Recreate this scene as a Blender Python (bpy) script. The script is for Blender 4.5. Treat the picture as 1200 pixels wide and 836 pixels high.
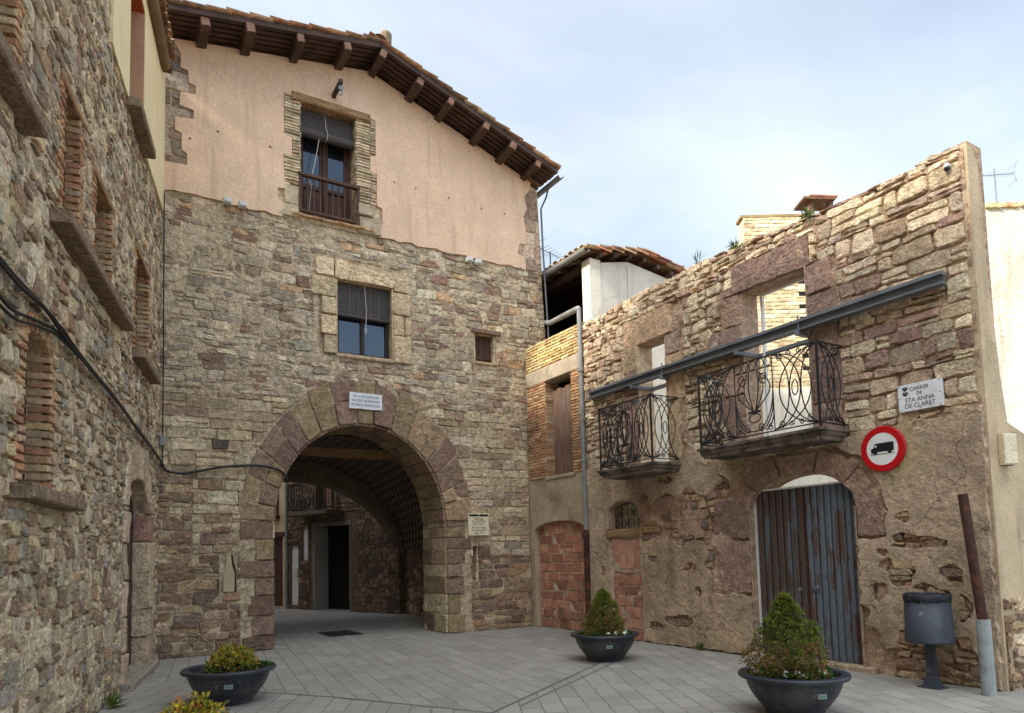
import bpy, math, random
import numpy as np
from mathutils import Vector, Matrix, noise
from mathutils.geometry import tessellate_polygon

for o in list(bpy.data.objects):
    bpy.data.objects.remove(o)
SC = bpy.context.scene
COL = SC.collection
R = math.radians
RND = random.Random(7)

# ------------------------------------------------------------------ camera
cam_d = bpy.data.cameras.new('camera')
cam = bpy.data.objects.new('camera', cam_d)
COL.objects.link(cam)
SC.camera = cam
YAW, PITCH, ROLL = R(31.3755), R(4.2438), R(-1.44524)
fh = Vector((math.sin(YAW), math.cos(YAW), 0)); rh = Vector((math.cos(YAW), -math.sin(YAW), 0)); Z = Vector((0, 0, 1))
fw = math.cos(PITCH) * fh + math.sin(PITCH) * Z
up0 = -math.sin(PITCH) * fh + math.cos(PITCH) * Z
rt = math.cos(ROLL) * rh + math.sin(ROLL) * up0
up = -math.sin(ROLL) * rh + math.cos(ROLL) * up0
m = Matrix((rt, up, -fw)).transposed().to_4x4()
m.translation = Vector((0, 0, 1.6))
cam.matrix_world = m
cam_d.sensor_width = 36
cam_d.lens = 820.937 / 1200 * 36
cam_d.shift_y = (587.86 - 418) / 1200
cam_d.clip_start = 0.05
cam_d.clip_end = 3000

# ------------------------------------------------------------------ light
SUN_EL, SUN_ROT = R(35), R(-95)          # sun stands to the left, behind the stone house
world = bpy.data.worlds.new("World")
SC.world = world
world.use_nodes = True
nt = world.node_tree
nt.nodes.clear()
def wn(t, **k):
    n = nt.nodes.new(t)
    for a, b in k.items(): setattr(n, a, b)
    return n
out = wn('ShaderNodeOutputWorld'); bg = wn('ShaderNodeBackground'); sky = wn('ShaderNodeTexSky')
sky.sky_type = 'NISHITA'; sky.sun_disc = False; sky.sun_elevation = SUN_EL; sky.sun_rotation = SUN_ROT
sky.air_density = 1.0; sky.dust_density = 1.5
tc = wn('ShaderNodeTexCoord'); sep = wn('ShaderNodeSeparateXYZ')
nt.links.new(tc.outputs['Generated'], sep.inputs[0])
def wmath(op, a, b):
    n = wn('ShaderNodeMath', operation=op)
    for i, x in enumerate((a, b)):
        if isinstance(x, (int, float)): n.inputs[i].default_value = x
        elif x is not None: nt.links.new(x, n.inputs[i])
    return n.outputs[0]
den = wmath('ADD', wmath('MAXIMUM', sep.outputs[2], 0.0), 0.22)
cx = wmath('DIVIDE', sep.outputs[0], den); cy_ = wmath('DIVIDE', sep.outputs[1], den)
comb = wn('ShaderNodeCombineXYZ'); nt.links.new(cx, comb.inputs[0]); nt.links.new(cy_, comb.inputs[1])
nz = wn('ShaderNodeTexNoise'); nz.inputs['Scale'].default_value = 0.9; nz.inputs['Detail'].default_value = 6; nz.inputs['Roughness'].default_value = .5
nz.inputs['Distortion'].default_value = .35
nt.links.new(comb.outputs[0], nz.inputs['Vector'])
ramp = wn('ShaderNodeValToRGB'); ramp.color_ramp.elements[0].position = .24; ramp.color_ramp.elements[1].position = .74
nt.links.new(nz.outputs[0], ramp.inputs[0])
cov = wn('ShaderNodeMapRange'); cov.inputs['To Min'].default_value = .22; cov.inputs['To Max'].default_value = .95
nt.links.new(ramp.outputs[0], cov.inputs[0])
# open blue sky in the quarter of the sky behind the camera
dotn = wn('ShaderNodeVectorMath', operation='DOT_PRODUCT'); nt.links.new(tc.outputs['Generated'], dotn.inputs[0]); dotn.inputs[1].default_value = tuple(Vector((.29, -.86, .41)).normalized())
clr = wn('ShaderNodeMapRange', interpolation_type='SMOOTHSTEP'); clr.inputs['From Min'].default_value = .82; clr.inputs['From Max'].default_value = .95; clr.inputs['To Min'].default_value = 1.; clr.inputs['To Max'].default_value = .04
nt.links.new(dotn.outputs['Value'], clr.inputs[0])
covm = wmath('MULTIPLY', cov.outputs[0], clr.outputs[0])
mixw = wn('ShaderNodeMix', data_type='RGBA')
CLOUD = (7.8, 8.5, 9.1, 1)
# clouds are thin and grey-blue ahead, thick and bright round the sun and overhead
dfr = wn('ShaderNodeVectorMath', operation='DOT_PRODUCT'); nt.links.new(tc.outputs['Generated'], dfr.inputs[0]); dfr.inputs[1].default_value = tuple(Vector((.60, .68, .42)).normalized())
cb = wn('ShaderNodeMapRange', interpolation_type='SMOOTHSTEP'); cb.inputs['From Min'].default_value = .15; cb.inputs['From Max'].default_value = .72; cb.inputs['To Min'].default_value = 1.75; cb.inputs['To Max'].default_value = .60
nt.links.new(dfr.outputs['Value'], cb.inputs[0])
lat = wn('ShaderNodeMapRange', interpolation_type='SMOOTHSTEP'); lat.inputs['From Min'].default_value = .0; lat.inputs['From Max'].default_value = .8; lat.inputs['To Min'].default_value = .30; lat.inputs['To Max'].default_value = 1.55
nt.links.new(sep.outputs[2], lat.inputs[0])
cbv = wmath('ADD', wmath('MULTIPLY', wmath('SUBTRACT', cb.outputs[0], .60), lat.outputs[0]), .60)
shade = wmath('MULTIPLY', cbv, wmath('ADD', wmath('MULTIPLY', ramp.outputs[0], .36), .76))
cmul = wn('ShaderNodeVectorMath', operation='SCALE'); cmul.inputs[0].default_value = CLOUD[:3]; nt.links.new(shade, cmul.inputs['Scale'])
nt.links.new(cmul.outputs[0], mixw.inputs[7])
nt.links.new(covm, mixw.inputs[0]); nt.links.new(sky.outputs[0], mixw.inputs[6])
nt.links.new(mixw.outputs[2], bg.inputs[0]); bg.inputs[1].default_value = 0.08
nt.links.new(bg.outputs[0], out.inputs[0])

sun_d = bpy.data.lights.new('sun', 'SUN'); sun_d.energy = 2.4; sun_d.angle = R(9); sun_d.color = (1, .93, .82)
sun = bpy.data.objects.new('sun', sun_d); COL.objects.link(sun)
S = Vector((math.sin(SUN_ROT) * math.cos(SUN_EL), math.cos(SUN_ROT) * math.cos(SUN_EL), math.sin(SUN_EL)))
sun.rotation_euler = S.to_track_quat('Z', 'Y').to_euler()
sun.location = S * 60
SC.view_settings.view_transform = 'Standard'; SC.view_settings.look = 'None'
SC.view_settings.exposure = 1.65; SC.view_settings.gamma = 1
SC.render.engine = 'CYCLES'
SC.cycles.max_bounces = 6; SC.cycles.diffuse_bounces = 4

# ------------------------------------------------------------------ helpers
def s2l(v):
    v = v / 255
    return v / 12.92 if v <= .04045 else ((v + .055) / 1.055) ** 2.4
def C(r, g, b): return (s2l(r), s2l(g), s2l(b))
def pick(pal, rnd, j=.11):
    c = rnd.choice(pal); k = 1 + rnd.uniform(-j, j) * 2
    return tuple(min(.9, x * k * (1 + rnd.uniform(-.04, .04))) for x in c)

class Frame:
    def __init__(s, o, u, n): s.o = Vector(o); s.u = Vector(u); s.n = Vector(n)
    def p(s, u, z, d=0): return s.o + s.u * u + s.n * d + Z * z
WORLD = None

class MB:
    def __init__(s): s.v = []; s.f = []; s.c = []; s.uv = None
    def add(s, vs, fs, col=(1, 1, 1)):
        b = len(s.v); s.v.extend(tuple(v) for v in vs)
        s.f.extend(tuple(i + b for i in f) for f in fs)
        if isinstance(col, list): s.c.extend(col)
        else: s.c.extend([col] * len(vs))
    def box(s, fr, u0, u1, z0, z1, d0, d1, col=(1, 1, 1)):
        """box in a frame: u along the wall, z up, d outwards"""
        P = [fr.p(u, z, d) for d in (d0, d1) for z in (z0, z1) for u in (u0, u1)]
        s.add(P, [(0, 1, 3, 2), (4, 6, 7, 5), (0, 4, 5, 1), (2, 3, 7, 6), (0, 2, 6, 4), (1, 5, 7, 3)], col)
    def gbox(s, x0, x1, y0, y1, z0, z1, col=(1, 1, 1)):
        s.box(Frame((0, 0, 0), (1, 0, 0), (0, 1, 0)), x0, x1, z0, z1, y0, y1, col)
    def bbox(s, fr, u0, u1, z0, z1, d0, d1, col=(1, 1, 1), b=.012):
        """box with chamfered front edges"""
        P = [fr.p(u0, z0, d0), fr.p(u1, z0, d0), fr.p(u1, z1, d0), fr.p(u0, z1, d0)]
        P += [fr.p(u0, z0, d1 - b), fr.p(u1, z0, d1 - b), fr.p(u1, z1, d1 - b), fr.p(u0, z1, d1 - b)]
        P += [fr.p(u0 + b, z0 + b, d1), fr.p(u1 - b, z0 + b, d1), fr.p(u1 - b, z1 - b, d1), fr.p(u0 + b, z1 - b, d1)]
        F = [(0, 3, 2, 1), (8, 9, 10, 11)]
        for a in (0, 4):
            for i in range(4):
                j = (i + 1) % 4; F.append((a + i, a + j, a + 4 + j, a + 4 + i))
        s.add(P, F, col)
    def bar(s, a, b, w, h, up=Z, col=(1, 1, 1)):
        a = Vector(a); b = Vector(b); t = (b - a).normalized()
        x = t.cross(Vector(up)).normalized(); y = x.cross(t)
        P = [q + x * (i * w / 2) + y * (j * h / 2) for q in (a, b) for i, j in ((-1, -1), (1, -1), (1, 1), (-1, 1))]
        s.add(P, [(0, 1, 2, 3), (7, 6, 5, 4)] + [(i, (i + 1) % 4 + 4 * 0, (i + 1) % 4 + 4, i + 4) for i in range(4)], col)
    def tube(s, pts, r, k=6, col=(1, 1, 1), cap=True):
        pts = [Vector(p) for p in pts]; n = len(pts); V = []; px = None
        for i, p in enumerate(pts):
            t = (pts[min(i + 1, n - 1)] - pts[max(i - 1, 0)])
            if t.length < 1e-9: t = Vector((0, 0, 1))
            t.normalize()
            if px is None:
                a = Vector((0, 0, 1)) if abs(t.z) < .9 else Vector((1, 0, 0))
                px = t.cross(a).normalized()
            else:
                px = (px - t * px.dot(t)).normalized()
            y = t.cross(px); rr = r[i] if isinstance(r, (list, tuple)) else r
            V += [p + (px * math.cos(2 * math.pi * j / k) + y * math.sin(2 * math.pi * j / k)) * rr for j in range(k)]
        F = [(i * k + j, i * k + (j + 1) % k, (i + 1) * k + (j + 1) % k, (i + 1) * k + j) for i in range(n - 1) for j in range(k)]
        if cap: F += [tuple(range(k))[::-1], tuple(range((n - 1) * k, n * k))]
        s.add(V, F, col)
    def lathe(s, o, prof, k=40, col=(1, 1, 1), axis=None):
        o = Vector(o); V = []; n = len(prof)
        if axis is None: X, Y, A = Vector((1, 0, 0)), Vector((0, 1, 0)), Z
        else:
            A = Vector(axis).normalized(); X = A.cross(Z if abs(A.z) < .9 else Vector((1, 0, 0))).normalized(); Y = A.cross(X)
        for r, z in prof:
            V += [o + X * (r * math.cos(2 * math.pi * j / k)) + Y * (r * math.sin(2 * math.pi * j / k)) + A * z for j in range(k)]
        F = [(i * k + j, i * k + (j + 1) % k, (i + 1) * k + (j + 1) % k, (i + 1) * k + j) for i in range(n - 1) for j in range(k)]
        s.add(V, F, col)
    def prism(s, fr, poly, d0, d1, col=(1, 1, 1), holes=()):
        """polygon (u,z) in a frame, given thickness, may have holes"""
        loops = [list(poly)] + [list(h) for h in holes]
        flat = [q for l in loops for q in l]
        tris = tessellate_polygon([[Vector((u, z, 0)) for u, z in l] for l in loops])
        n = len(flat)
        V = [fr.p(u, z, d1) for u, z in flat] + [fr.p(u, z, d0) for u, z in flat]
        F = [tuple(t) for t in tris] + [tuple(i + n for i in reversed(t)) for t in tris]
        b = 0
        for l in loops:
            k = len(l)
            F += [(b + i, b + (i + 1) % k, b + (i + 1) % k + n, b + i + n) for i in range(k)]
            b += k
        s.add(V, F, col)
    def crumb(s, fr, poly, d0, d1, col=(1, 1, 1), holes=(), inset=.03):
        """like prism, but the rim thins out towards the edge"""
        loops = [list(poly)] + [list(h) for h in holes]; inner = []
        for li, l in enumerate(loops):
            k = len(l); A = sum(l[i][0] * l[(i + 1) % k][1] - l[(i + 1) % k][0] * l[i][1] for i in range(k)); sg = (1 if A > 0 else -1) * (1 if li == 0 else -1); o = []
            for i in range(k):
                a, b, c = l[i - 1], l[i], l[(i + 1) % k]; nx = nz = 0
                for p, q in ((a, b), (b, c)):
                    L = math.hypot(q[0] - p[0], q[1] - p[1]) or 1; nx += -(q[1] - p[1]) / L; nz += (q[0] - p[0]) / L
                L = math.hypot(nx, nz) or 1; w = inset * (.7 + .6 * noise.noise(Vector((b[0] * 6, b[1] * 6, 1.))))
                o.append((b[0] + sg * nx / L * w, b[1] + sg * nz / L * w))
            inner.append(o)
        flat = [q for l in inner for q in l]; outf = [q for l in loops for q in l]; n = len(flat)
        tris = tessellate_polygon([[Vector((u, z, 0)) for u, z in l] for l in inner])
        V = [fr.p(u, z, d1 + .006 * noise.noise(Vector((u * 4, z * 4, 5.)))) for u, z in flat] + [fr.p(u, z, d0 + (d1 - d0) * .55) for u, z in outf] + [fr.p(u, z, d0) for u, z in outf]
        F = [tuple(t) for t in tris]; b = 0
        for l in loops:
            k = len(l)
            for i in range(k):
                j = (i + 1) % k
                F += [(b + i, b + j, n + b + j, n + b + i), (n + b + i, n + b + j, 2 * n + b + j, 2 * n + b + i)]
            b += k
        s.add(V, F, col)
    def build(s, name, mat, parent=None, smooth=False, origin=None):
        """ONE mesh object; local to its parent's base point"""
        org = Vector((0, 0, 0))
        if parent is not None:
            org = Vector(parent['base'])
        elif origin is not None: org = Vector(origin)
        me = bpy.data.meshes.new(name)
        V = np.array(s.v, dtype=np.float32).reshape(-1, 3) - np.array(org, dtype=np.float32)
        me.from_pydata(V.tolist(), [], s.f)
        a = me.color_attributes.new('col', 'FLOAT_COLOR', 'POINT')
        cc = np.ones((len(s.v), 4), dtype=np.float32); cc[:, :3] = np.array(s.c, dtype=np.float32).reshape(-1, 3)
        a.data.foreach_set('color', cc.ravel())
        if s.uv is not None:
            ul = me.uv_layers.new(name='UVMap')
            for lp in me.loops: ul.data[lp.index].uv = s.uv[lp.vertex_index]
        if smooth:
            me.polygons.foreach_set('use_smooth', [True] * len(me.polygons))
        me.materials.append(mat)
        me.update()
        o = bpy.data.objects.new(name, me); COL.objects.link(o)
        if parent is not None:
            o.parent = parent
        else: o.location = org
        o['base'] = tuple(org)
        return o

def thing(name, label, cat, loc=(0, 0, 0), group=None):
    o = bpy.data.objects.new(name, None); COL.objects.link(o)
    o.empty_display_size = .2
    o.location = loc; o['base'] = tuple(loc); o['label'] = label; o['category'] = cat
    if group: o['group'] = group
    return o
def tag(o, label, cat, group=None):
    o['label'] = label; o['category'] = cat
    if group: o['group'] = group
    return o
def struct(o): o['kind'] = 'structure'; return o
def copy_tree(o, parent=None):
    c = o.copy(); COL.objects.link(c)
    if parent: c.parent = parent
    for ch in list(o.children): copy_tree(ch, c)
    return c

# ------------------------------------------------------------------ materials
def new_mat(name):
    mt = bpy.data.materials.new(name); mt.use_nodes = True
    t = mt.node_tree; t.nodes.clear()
    o = t.nodes.new('ShaderNodeOutputMaterial'); b = t.nodes.new('ShaderNodeBsdfPrincipled')
    t.links.new(b.outputs[0], o.inputs[0])
    return mt, t, b
def N(t, ty, **k):
    n = t.nodes.new(ty)
    for a, v in k.items():
        if a.startswith('i_'):
            n.inputs[a[2:].replace('_', ' ')].default_value = v
        else: setattr(n, a, v)
    return n
def mixc(t, fac, a, b, blend='MIX'):
    n = t.nodes.new('ShaderNodeMix'); n.data_type = 'RGBA'; n.blend_type = blend
    for i, x in ((0, fac), (6, a), (7, b)):
        if isinstance(x, (int, float)): n.inputs[i].default_value = x
        elif isinstance(x, tuple): n.inputs[i].default_value = (*x[:3], 1)
        else: t.links.new(x, n.inputs[i])
    return n.outputs[2]
def ramp2(t, src, p0, p1, v0=0., v1=1.):
    n = t.nodes.new('ShaderNodeMapRange'); n.interpolation_type = 'SMOOTHSTEP'
    n.inputs['From Min'].default_value = p0; n.inputs['From Max'].default_value = p1
    n.inputs['To Min'].default_value = v0; n.inputs['To Max'].default_value = v1
    t.links.new(src, n.inputs[0]); return n.outputs[0]
def surf(name, base=(1, 1, 1), sat=1., crev=0., cracks=0., streak=None, var=.3, vscale=5., bump=.5, bscale=45., rough=.9, stains=(), fine=.25, stretch=(1, 1, 1), metal=0., spec=.3, bdist=.012, pit=0.):
    """weathered surface: base x vertex colour x noise, stain patches, bump"""
    mt, t, b = new_mat(name)
    tc = N(t, 'ShaderNodeTexCoord'); mp = N(t, 'ShaderNodeMapping'); mp.inputs['Scale'].default_value = stretch
    t.links.new(tc.outputs['Object'], mp.inputs[0]); co = mp.outputs[0]
    at = N(t, 'ShaderNodeAttribute', attribute_name='col')
    c = mixc(t, 1., base, at.outputs['Color'], 'MULTIPLY')
    if sat != 1.:
        hs = N(t, 'ShaderNodeHueSaturation', i_Saturation=sat); t.links.new(c, hs.inputs['Color']); c = hs.outputs[0]
    n1 = N(t, 'ShaderNodeTexNoise', i_Scale=vscale, i_Detail=6., i_Roughness=.6); t.links.new(co, n1.inputs['Vector'])
    n2 = N(t, 'ShaderNodeTexNoise', i_Scale=bscale, i_Detail=8., i_Roughness=.65); t.links.new(co, n2.inputs['Vector'])
    g = ramp2(t, n1.outputs[0], .3, .7, 1 - var, 1 + var)
    g2 = ramp2(t, n2.outputs[0], .3, .7, 1 - fine, 1 + fine)
    mm = N(t, 'ShaderNodeMath', operation='MULTIPLY'); t.links.new(g, mm.inputs[0]); t.links.new(g2, mm.inputs[1])
    cc = N(t, 'ShaderNodeCombineColor'); [t.links.new(mm.outputs[0], cc.inputs[i]) for i in range(3)]
    c = mixc(t, 1., c, cc.outputs[0], 'MULTIPLY')
    for k, (col, sc, p0, p1, amt) in enumerate(stains):
        ns = N(t, 'ShaderNodeTexNoise', i_Scale=sc, i_Detail=7., i_Roughness=.6, i_Distortion=.4)
        m2 = N(t, 'ShaderNodeMapping'); m2.inputs['Location'].default_value = (3.7 * k + 1, 5.1 * k, 2.3 * k)
        t.links.new(co, m2.inputs[0]); t.links.new(m2.outputs[0], ns.inputs['Vector'])
        c = mixc(t, ramp2(t, ns.outputs[0], p0, p1, 0, amt), c, col)
    if crev:
        n5 = N(t, 'ShaderNodeTexNoise', i_Scale=26., i_Detail=9., i_Roughness=.72, i_Distortion=.6); t.links.new(co, n5.inputs['Vector'])
        c = mixc(t, ramp2(t, n5.outputs[0], .30, .46, crev, 0), c, mixc(t, 1., c, (.30, .26, .22), 'MULTIPLY'))
        c = mixc(t, ramp2(t, n5.outputs[0], .54, .72, 0, crev * .55), c, mixc(t, 1., c, (1.5, 1.48, 1.42), 'MULTIPLY'))
    ck = None
    if cracks:
        nd = N(t, 'ShaderNodeTexNoise', i_Scale=5., i_Detail=5.); t.links.new(co, nd.inputs['Vector'])
        va = N(t, 'ShaderNodeVectorMath', operation='MULTIPLY_ADD'); va.inputs[1].default_value = (.35, .35, .35); t.links.new(nd.outputs['Color'], va.inputs[0]); t.links.new(co, va.inputs[2])
        vk = N(t, 'ShaderNodeTexVoronoi', feature='DISTANCE_TO_EDGE', i_Scale=1.5); t.links.new(va.outputs[0], vk.inputs['Vector'])
        msk = N(t, 'ShaderNodeTexNoise', i_Scale=1.3, i_Detail=3.); t.links.new(co, msk.inputs['Vector'])
        mk = N(t, 'ShaderNodeMath', operation='MULTIPLY'); t.links.new(ramp2(t, vk.outputs['Distance'], .004, .014, 1, 0), mk.inputs[0]); t.links.new(ramp2(t, msk.outputs[0], .48, .58, 0, cracks), mk.inputs[1])
        ck = mk.outputs[0]; c = mixc(t, ck, c, mixc(t, 1., c, (.35, .3, .27), 'MULTIPLY'))
    if streak:
        ms = N(t, 'ShaderNodeMapping'); ms.inputs['Scale'].default_value = (5, 5, .35); t.links.new(co, ms.inputs[0])
        n6 = N(t, 'ShaderNodeTexNoise', i_Scale=1.2, i_Detail=6., i_Roughness=.6); t.links.new(ms.outputs[0], n6.inputs['Vector'])
        c = mixc(t, ramp2(t, n6.outputs[0], .52, .72, 0, streak[1]), c, streak[0])
    t.links.new(c, b.inputs['Base Color'])
    b.inputs['Roughness'].default_value = rough; b.inputs['Metallic'].default_value = metal
    b.inputs['Specular IOR Level'].default_value = spec
    h = n2.outputs[0]
    if pit:
        vo = N(t, 'ShaderNodeTexNoise', i_Scale=bscale * .28, i_Detail=4., i_Roughness=.55); t.links.new(co, vo.inputs['Vector'])
        ad = N(t, 'ShaderNodeMath', operation='MULTIPLY_ADD'); ad.inputs[1].default_value = pit
        t.links.new(vo.outputs[0], ad.inputs[0]); t.links.new(h, ad.inputs[2]); h = ad.outputs[0]
    bp = N(t, 'ShaderNodeBump', i_Strength=bump, i_Distance=bdist); t.links.new(h, bp.inputs['Height'])
    t.links.new(bp.outputs[0], b.inputs['Normal'])
    return mt

M = {}
M['stone'] = surf('stone', (1.28, 1.18, 1.04), sat=.86, crev=.5, streak=(C(120, 100, 78), .30), var=.26, vscale=10, bump=1., bscale=38, bdist=.03, pit=2., fine=.30, stains=[(C(116, 94, 74), .9, .58, .76, .32), (C(190, 172, 142), 1.7, .56, .75, .35)])
M['brick'] = surf('brick', crev=.35, var=.22, vscale=7, bump=.7, bscale=50, bdist=.012, pit=1., stains=[(C(70, 58, 50), 1.6, .58, .75, .5)])
M['plaster_pink'] = surf('plaster_pink', C(224, 190, 160), cracks=.18, streak=(C(180, 148, 122), .42), var=.07, vscale=1.2, bump=.5, bscale=32, bdist=.02, pit=1.2, fine=.12, stains=[(C(205, 160, 132), .5, .52, .72, .45), (C(232, 206, 178), .8, .56, .74, .5), (C(190, 150, 126), 3., .62, .74, .3)])
M['plaster_cream'] = surf('plaster_cream', C(226, 208, 164), streak=(C(190, 168, 124), .4), cracks=.2, var=.05, vscale=1.5, bump=.3, bscale=40, fine=.05)
M['plaster_tan'] = surf('plaster_tan', C(196, 150, 118), var=.08, vscale=2, bump=.3, bscale=40, fine=.08)
M['render_old'] = surf('render_old', C(184, 160, 134), crev=.45, cracks=.9, streak=(C(120, 98, 80), .35), var=.2, vscale=2.2, bump=.8, bscale=26, bdist=.035, pit=2.2, fine=.16,
    stains=[(C(128, 106, 86), .8, .50, .70, .6), (C(186, 164, 122), .9, .54, .68, .7), (C(138, 112, 88), 2.1, .56, .72, .5), (C(84, 72, 62), 3.2, .62, .74, .6)])
M['render_grey'] = surf('render_grey', cracks=.5, streak=(C(110, 96, 80), .35), base=C(176, 158, 132), var=.18, vscale=1.5, bump=.6, bscale=30, bdist=.02, pit=1.2, fine=.12,
    stains=[(C(100, 88, 74), 1., .50, .72, .6), (C(176, 160, 134), 1.6, .56, .72, .5)])
M['render_beige'] = surf('render_beige', C(196, 174, 142), crev=.3, cracks=.5, streak=(C(150, 126, 98), .4), var=.12, vscale=1.5, bump=.6, bscale=30, bdist=.02, pit=1.2, fine=.1, stains=[(C(160, 138, 108), 1.5, .52, .72, .6)])
M['limewash'] = surf('limewash', C(206, 198, 180), cracks=.5, streak=(C(150, 134, 108), .6), var=.14, vscale=1., bump=.7, bscale=10, bdist=.04, pit=1.5, fine=.08, stains=[(C(178, 164, 136), .8, .5, .72, .6), (C(220, 212, 194), 1.6, .55, .7, .6)])
M['white_wall'] = surf('white_wall', C(226, 218, 200), cracks=.4, streak=(C(190, 174, 146), .4), var=.06, vscale=1.2, bump=.4, bscale=12, bdist=.02, fine=.05, stains=[(C(208, 194, 168), .6, .50, .75, .5)])
M['grey_wall'] = surf('grey_wall', C(206, 200, 188), cracks=.3, streak=(C(168, 158, 144), .4), var=.08, vscale=1.2, bump=.3, bscale=20, fine=.06, stains=[(C(172, 160, 142), 1., .55, .72, .5)])
M['wood_dark'] = surf('wood_dark', C(76, 56, 46), var=.3, vscale=3, stretch=(1, 1, 1), bump=.5, bscale=30, rough=.7, fine=.25)
M['wood_frame'] = surf('wood_frame', C(80, 54, 42), var=.2, vscale=5, bump=.3, bscale=40, rough=.55, fine=.15)
M['wood_black'] = surf('wood_black', C(52, 44, 42), var=.2, vscale=5, bump=.3, bscale=40, rough=.6, fine=.15)
M['wood_old'] = surf('wood_old', C(128, 96, 74), var=.3, vscale=6, stretch=(6, 6, .6), bump=.8, bscale=22, rough=.85, fine=.3, stains=[(C(110, 116, 122), 5., .48, .62, .7)])
M['wood_beam'] = surf('wood_beam', C(150, 118, 84), var=.3, vscale=5, stretch=(.7, .7, 5), bump=.8, bscale=20, rough=.85, fine=.3)
M['tile'] = surf('roof_tile', var=.3, vscale=8, bump=.5, bscale=40, stains=[(C(96, 84, 70), 3., .5, .68, .6), (C(190, 170, 140), 5., .6, .7, .5)])
M['concrete'] = surf('concrete', C(168, 154, 132), var=.18, vscale=3, bump=.6, bscale=40, pit=1., fine=.14, stains=[(C(96, 84, 74), 2., .52, .7, .6)])
M['slab_dark'] = surf('slab_dark', C(116, 104, 92), var=.25, vscale=3, bump=.6, bscale=30, pit=1., fine=.2, stains=[(C(56, 50, 46), 4., .45, .62, .8), (C(170, 160, 146), 7., .62, .7, .6)])
M['iron'] = surf('wrought_iron', C(44, 40, 42), var=.3, vscale=10, bump=.2, bscale=80, rough=.55, metal=.3, spec=.5)
M['steel'] = surf('steel', C(112, 116, 120), var=.12, vscale=4, bump=.1, bscale=60, rough=.5, metal=.2, spec=.5, fine=.06, stains=[(C(92, 88, 84), 3., .55, .72, .5)])
M['plastic_grey'] = surf('plastic_grey', C(134, 134, 132), var=.12, vscale=4, bump=.1, bscale=60, rough=.5, fine=.08, stains=[(C(104, 98, 90), 3., .54, .72, .5)])
M['rust_dark'] = surf('rust_dark', C(66, 42, 34), var=.35, vscale=8, bump=.4, bscale=60, rough=.85, stains=[(C(120, 66, 40), 6., .56, .68, .7)])
M['conduit'] = surf('conduit', C(150, 156, 154), var=.12, vscale=5, bump=.15, bscale=60, rough=.6, fine=.08, stains=[(C(112, 108, 98), 5., .55, .7, .6)])
M['black_rubber'] = surf('black_rubber', C(34, 32, 32), var=.15, vscale=6, bump=.1, bscale=60, rough=.5)
M['pot'] = surf('planter_plastic', C(46, 48, 56), var=.10, vscale=5, bump=.12, bscale=90, rough=.42, fine=.08, spec=.4, stains=[(C(104, 100, 94), 2.2, .50, .72, .5), (C(120, 114, 104), 9., .60, .70, .5), (C(26, 27, 32), 3.1, .56, .70, .6)])
M['soil'] = surf('soil', C(70, 54, 42), var=.3, vscale=20, bump=1., bscale=60, bdist=.03)
M['bin'] = surf('bin_metal', C(60, 64, 72), var=.14, vscale=5, bump=.15, bscale=70, rough=.5, fine=.1, stains=[(C(110, 106, 100), 2.5, .52, .72, .45), (C(126, 120, 112), 11., .62, .70, .6)])
M['bag'] = surf('bin_bag', C(30, 32, 42), var=.1, vscale=6, bump=.9, bscale=25, bdist=.03, rough=.3, spec=.5)
M['white_paint'] = surf('white_paint', C(228, 226, 220), var=.05, vscale=4, bump=.1, bscale=50, rough=.5, fine=.04)
M['marble'] = surf('marble', C(226, 226, 226), var=.06, vscale=6, bump=.12, bscale=50, rough=.4, fine=.05, stains=[(C(196, 192, 186), 3., .55, .72, .5)])
M['red_paint'] = surf('red_paint', C(188, 16, 22), var=.06, vscale=4, bump=.05, bscale=50, rough=.4, fine=.04)
M['black_paint'] = surf('black_paint', C(28, 28, 34), var=.06, vscale=4, bump=.05, bscale=50, rough=.5, fine=.04)
M['grey_text'] = surf('inscription', C(66, 66, 78), var=.06, vscale=4, bump=.05, bscale=50, rough=.6, fine=.04)
M['blind'] = surf('slat_blind', C(74, 66, 64), var=.2, vscale=6, stretch=(1, 1, 12), bump=.4, bscale=40, rough=.6)
M['rope'] = surf('rope', C(190, 184, 172), var=.1, bump=.2)
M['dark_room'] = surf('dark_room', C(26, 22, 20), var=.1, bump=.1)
M['white_leaf'] = surf('petals', C(238, 238, 232), var=.04, bump=.05)
M['leaf'] = surf('leaf', var=.25, vscale=30, bump=.1, bscale=80, rough=.55, fine=.15)
M['lamp_glass'] = surf('lamp_glass', C(228, 214, 180), var=.05, bump=.05, rough=.3)

def glass_mat():
    mt, t, b = new_mat('window_glass')
    b.inputs['Base Color'].default_value = (.012, .016, .024, 1); b.inputs['Roughness'].default_value = .03
    b.inputs['IOR'].default_value = 2.3; b.inputs['Specular IOR Level'].default_value = .5
    tc = N(t, 'ShaderNodeTexCoord'); n = N(t, 'ShaderNodeTexNoise', i_Scale=2.5, i_Detail=1.); t.links.new(tc.outputs['Object'], n.inputs['Vector'])
    bp = N(t, 'ShaderNodeBump', i_Strength=.06, i_Distance=.05); t.links.new(n.outputs[0], bp.inputs['Height']); t.links.new(bp.outputs[0], b.inputs['Normal'])
    return mt
M['glass'] = glass_mat()

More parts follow.
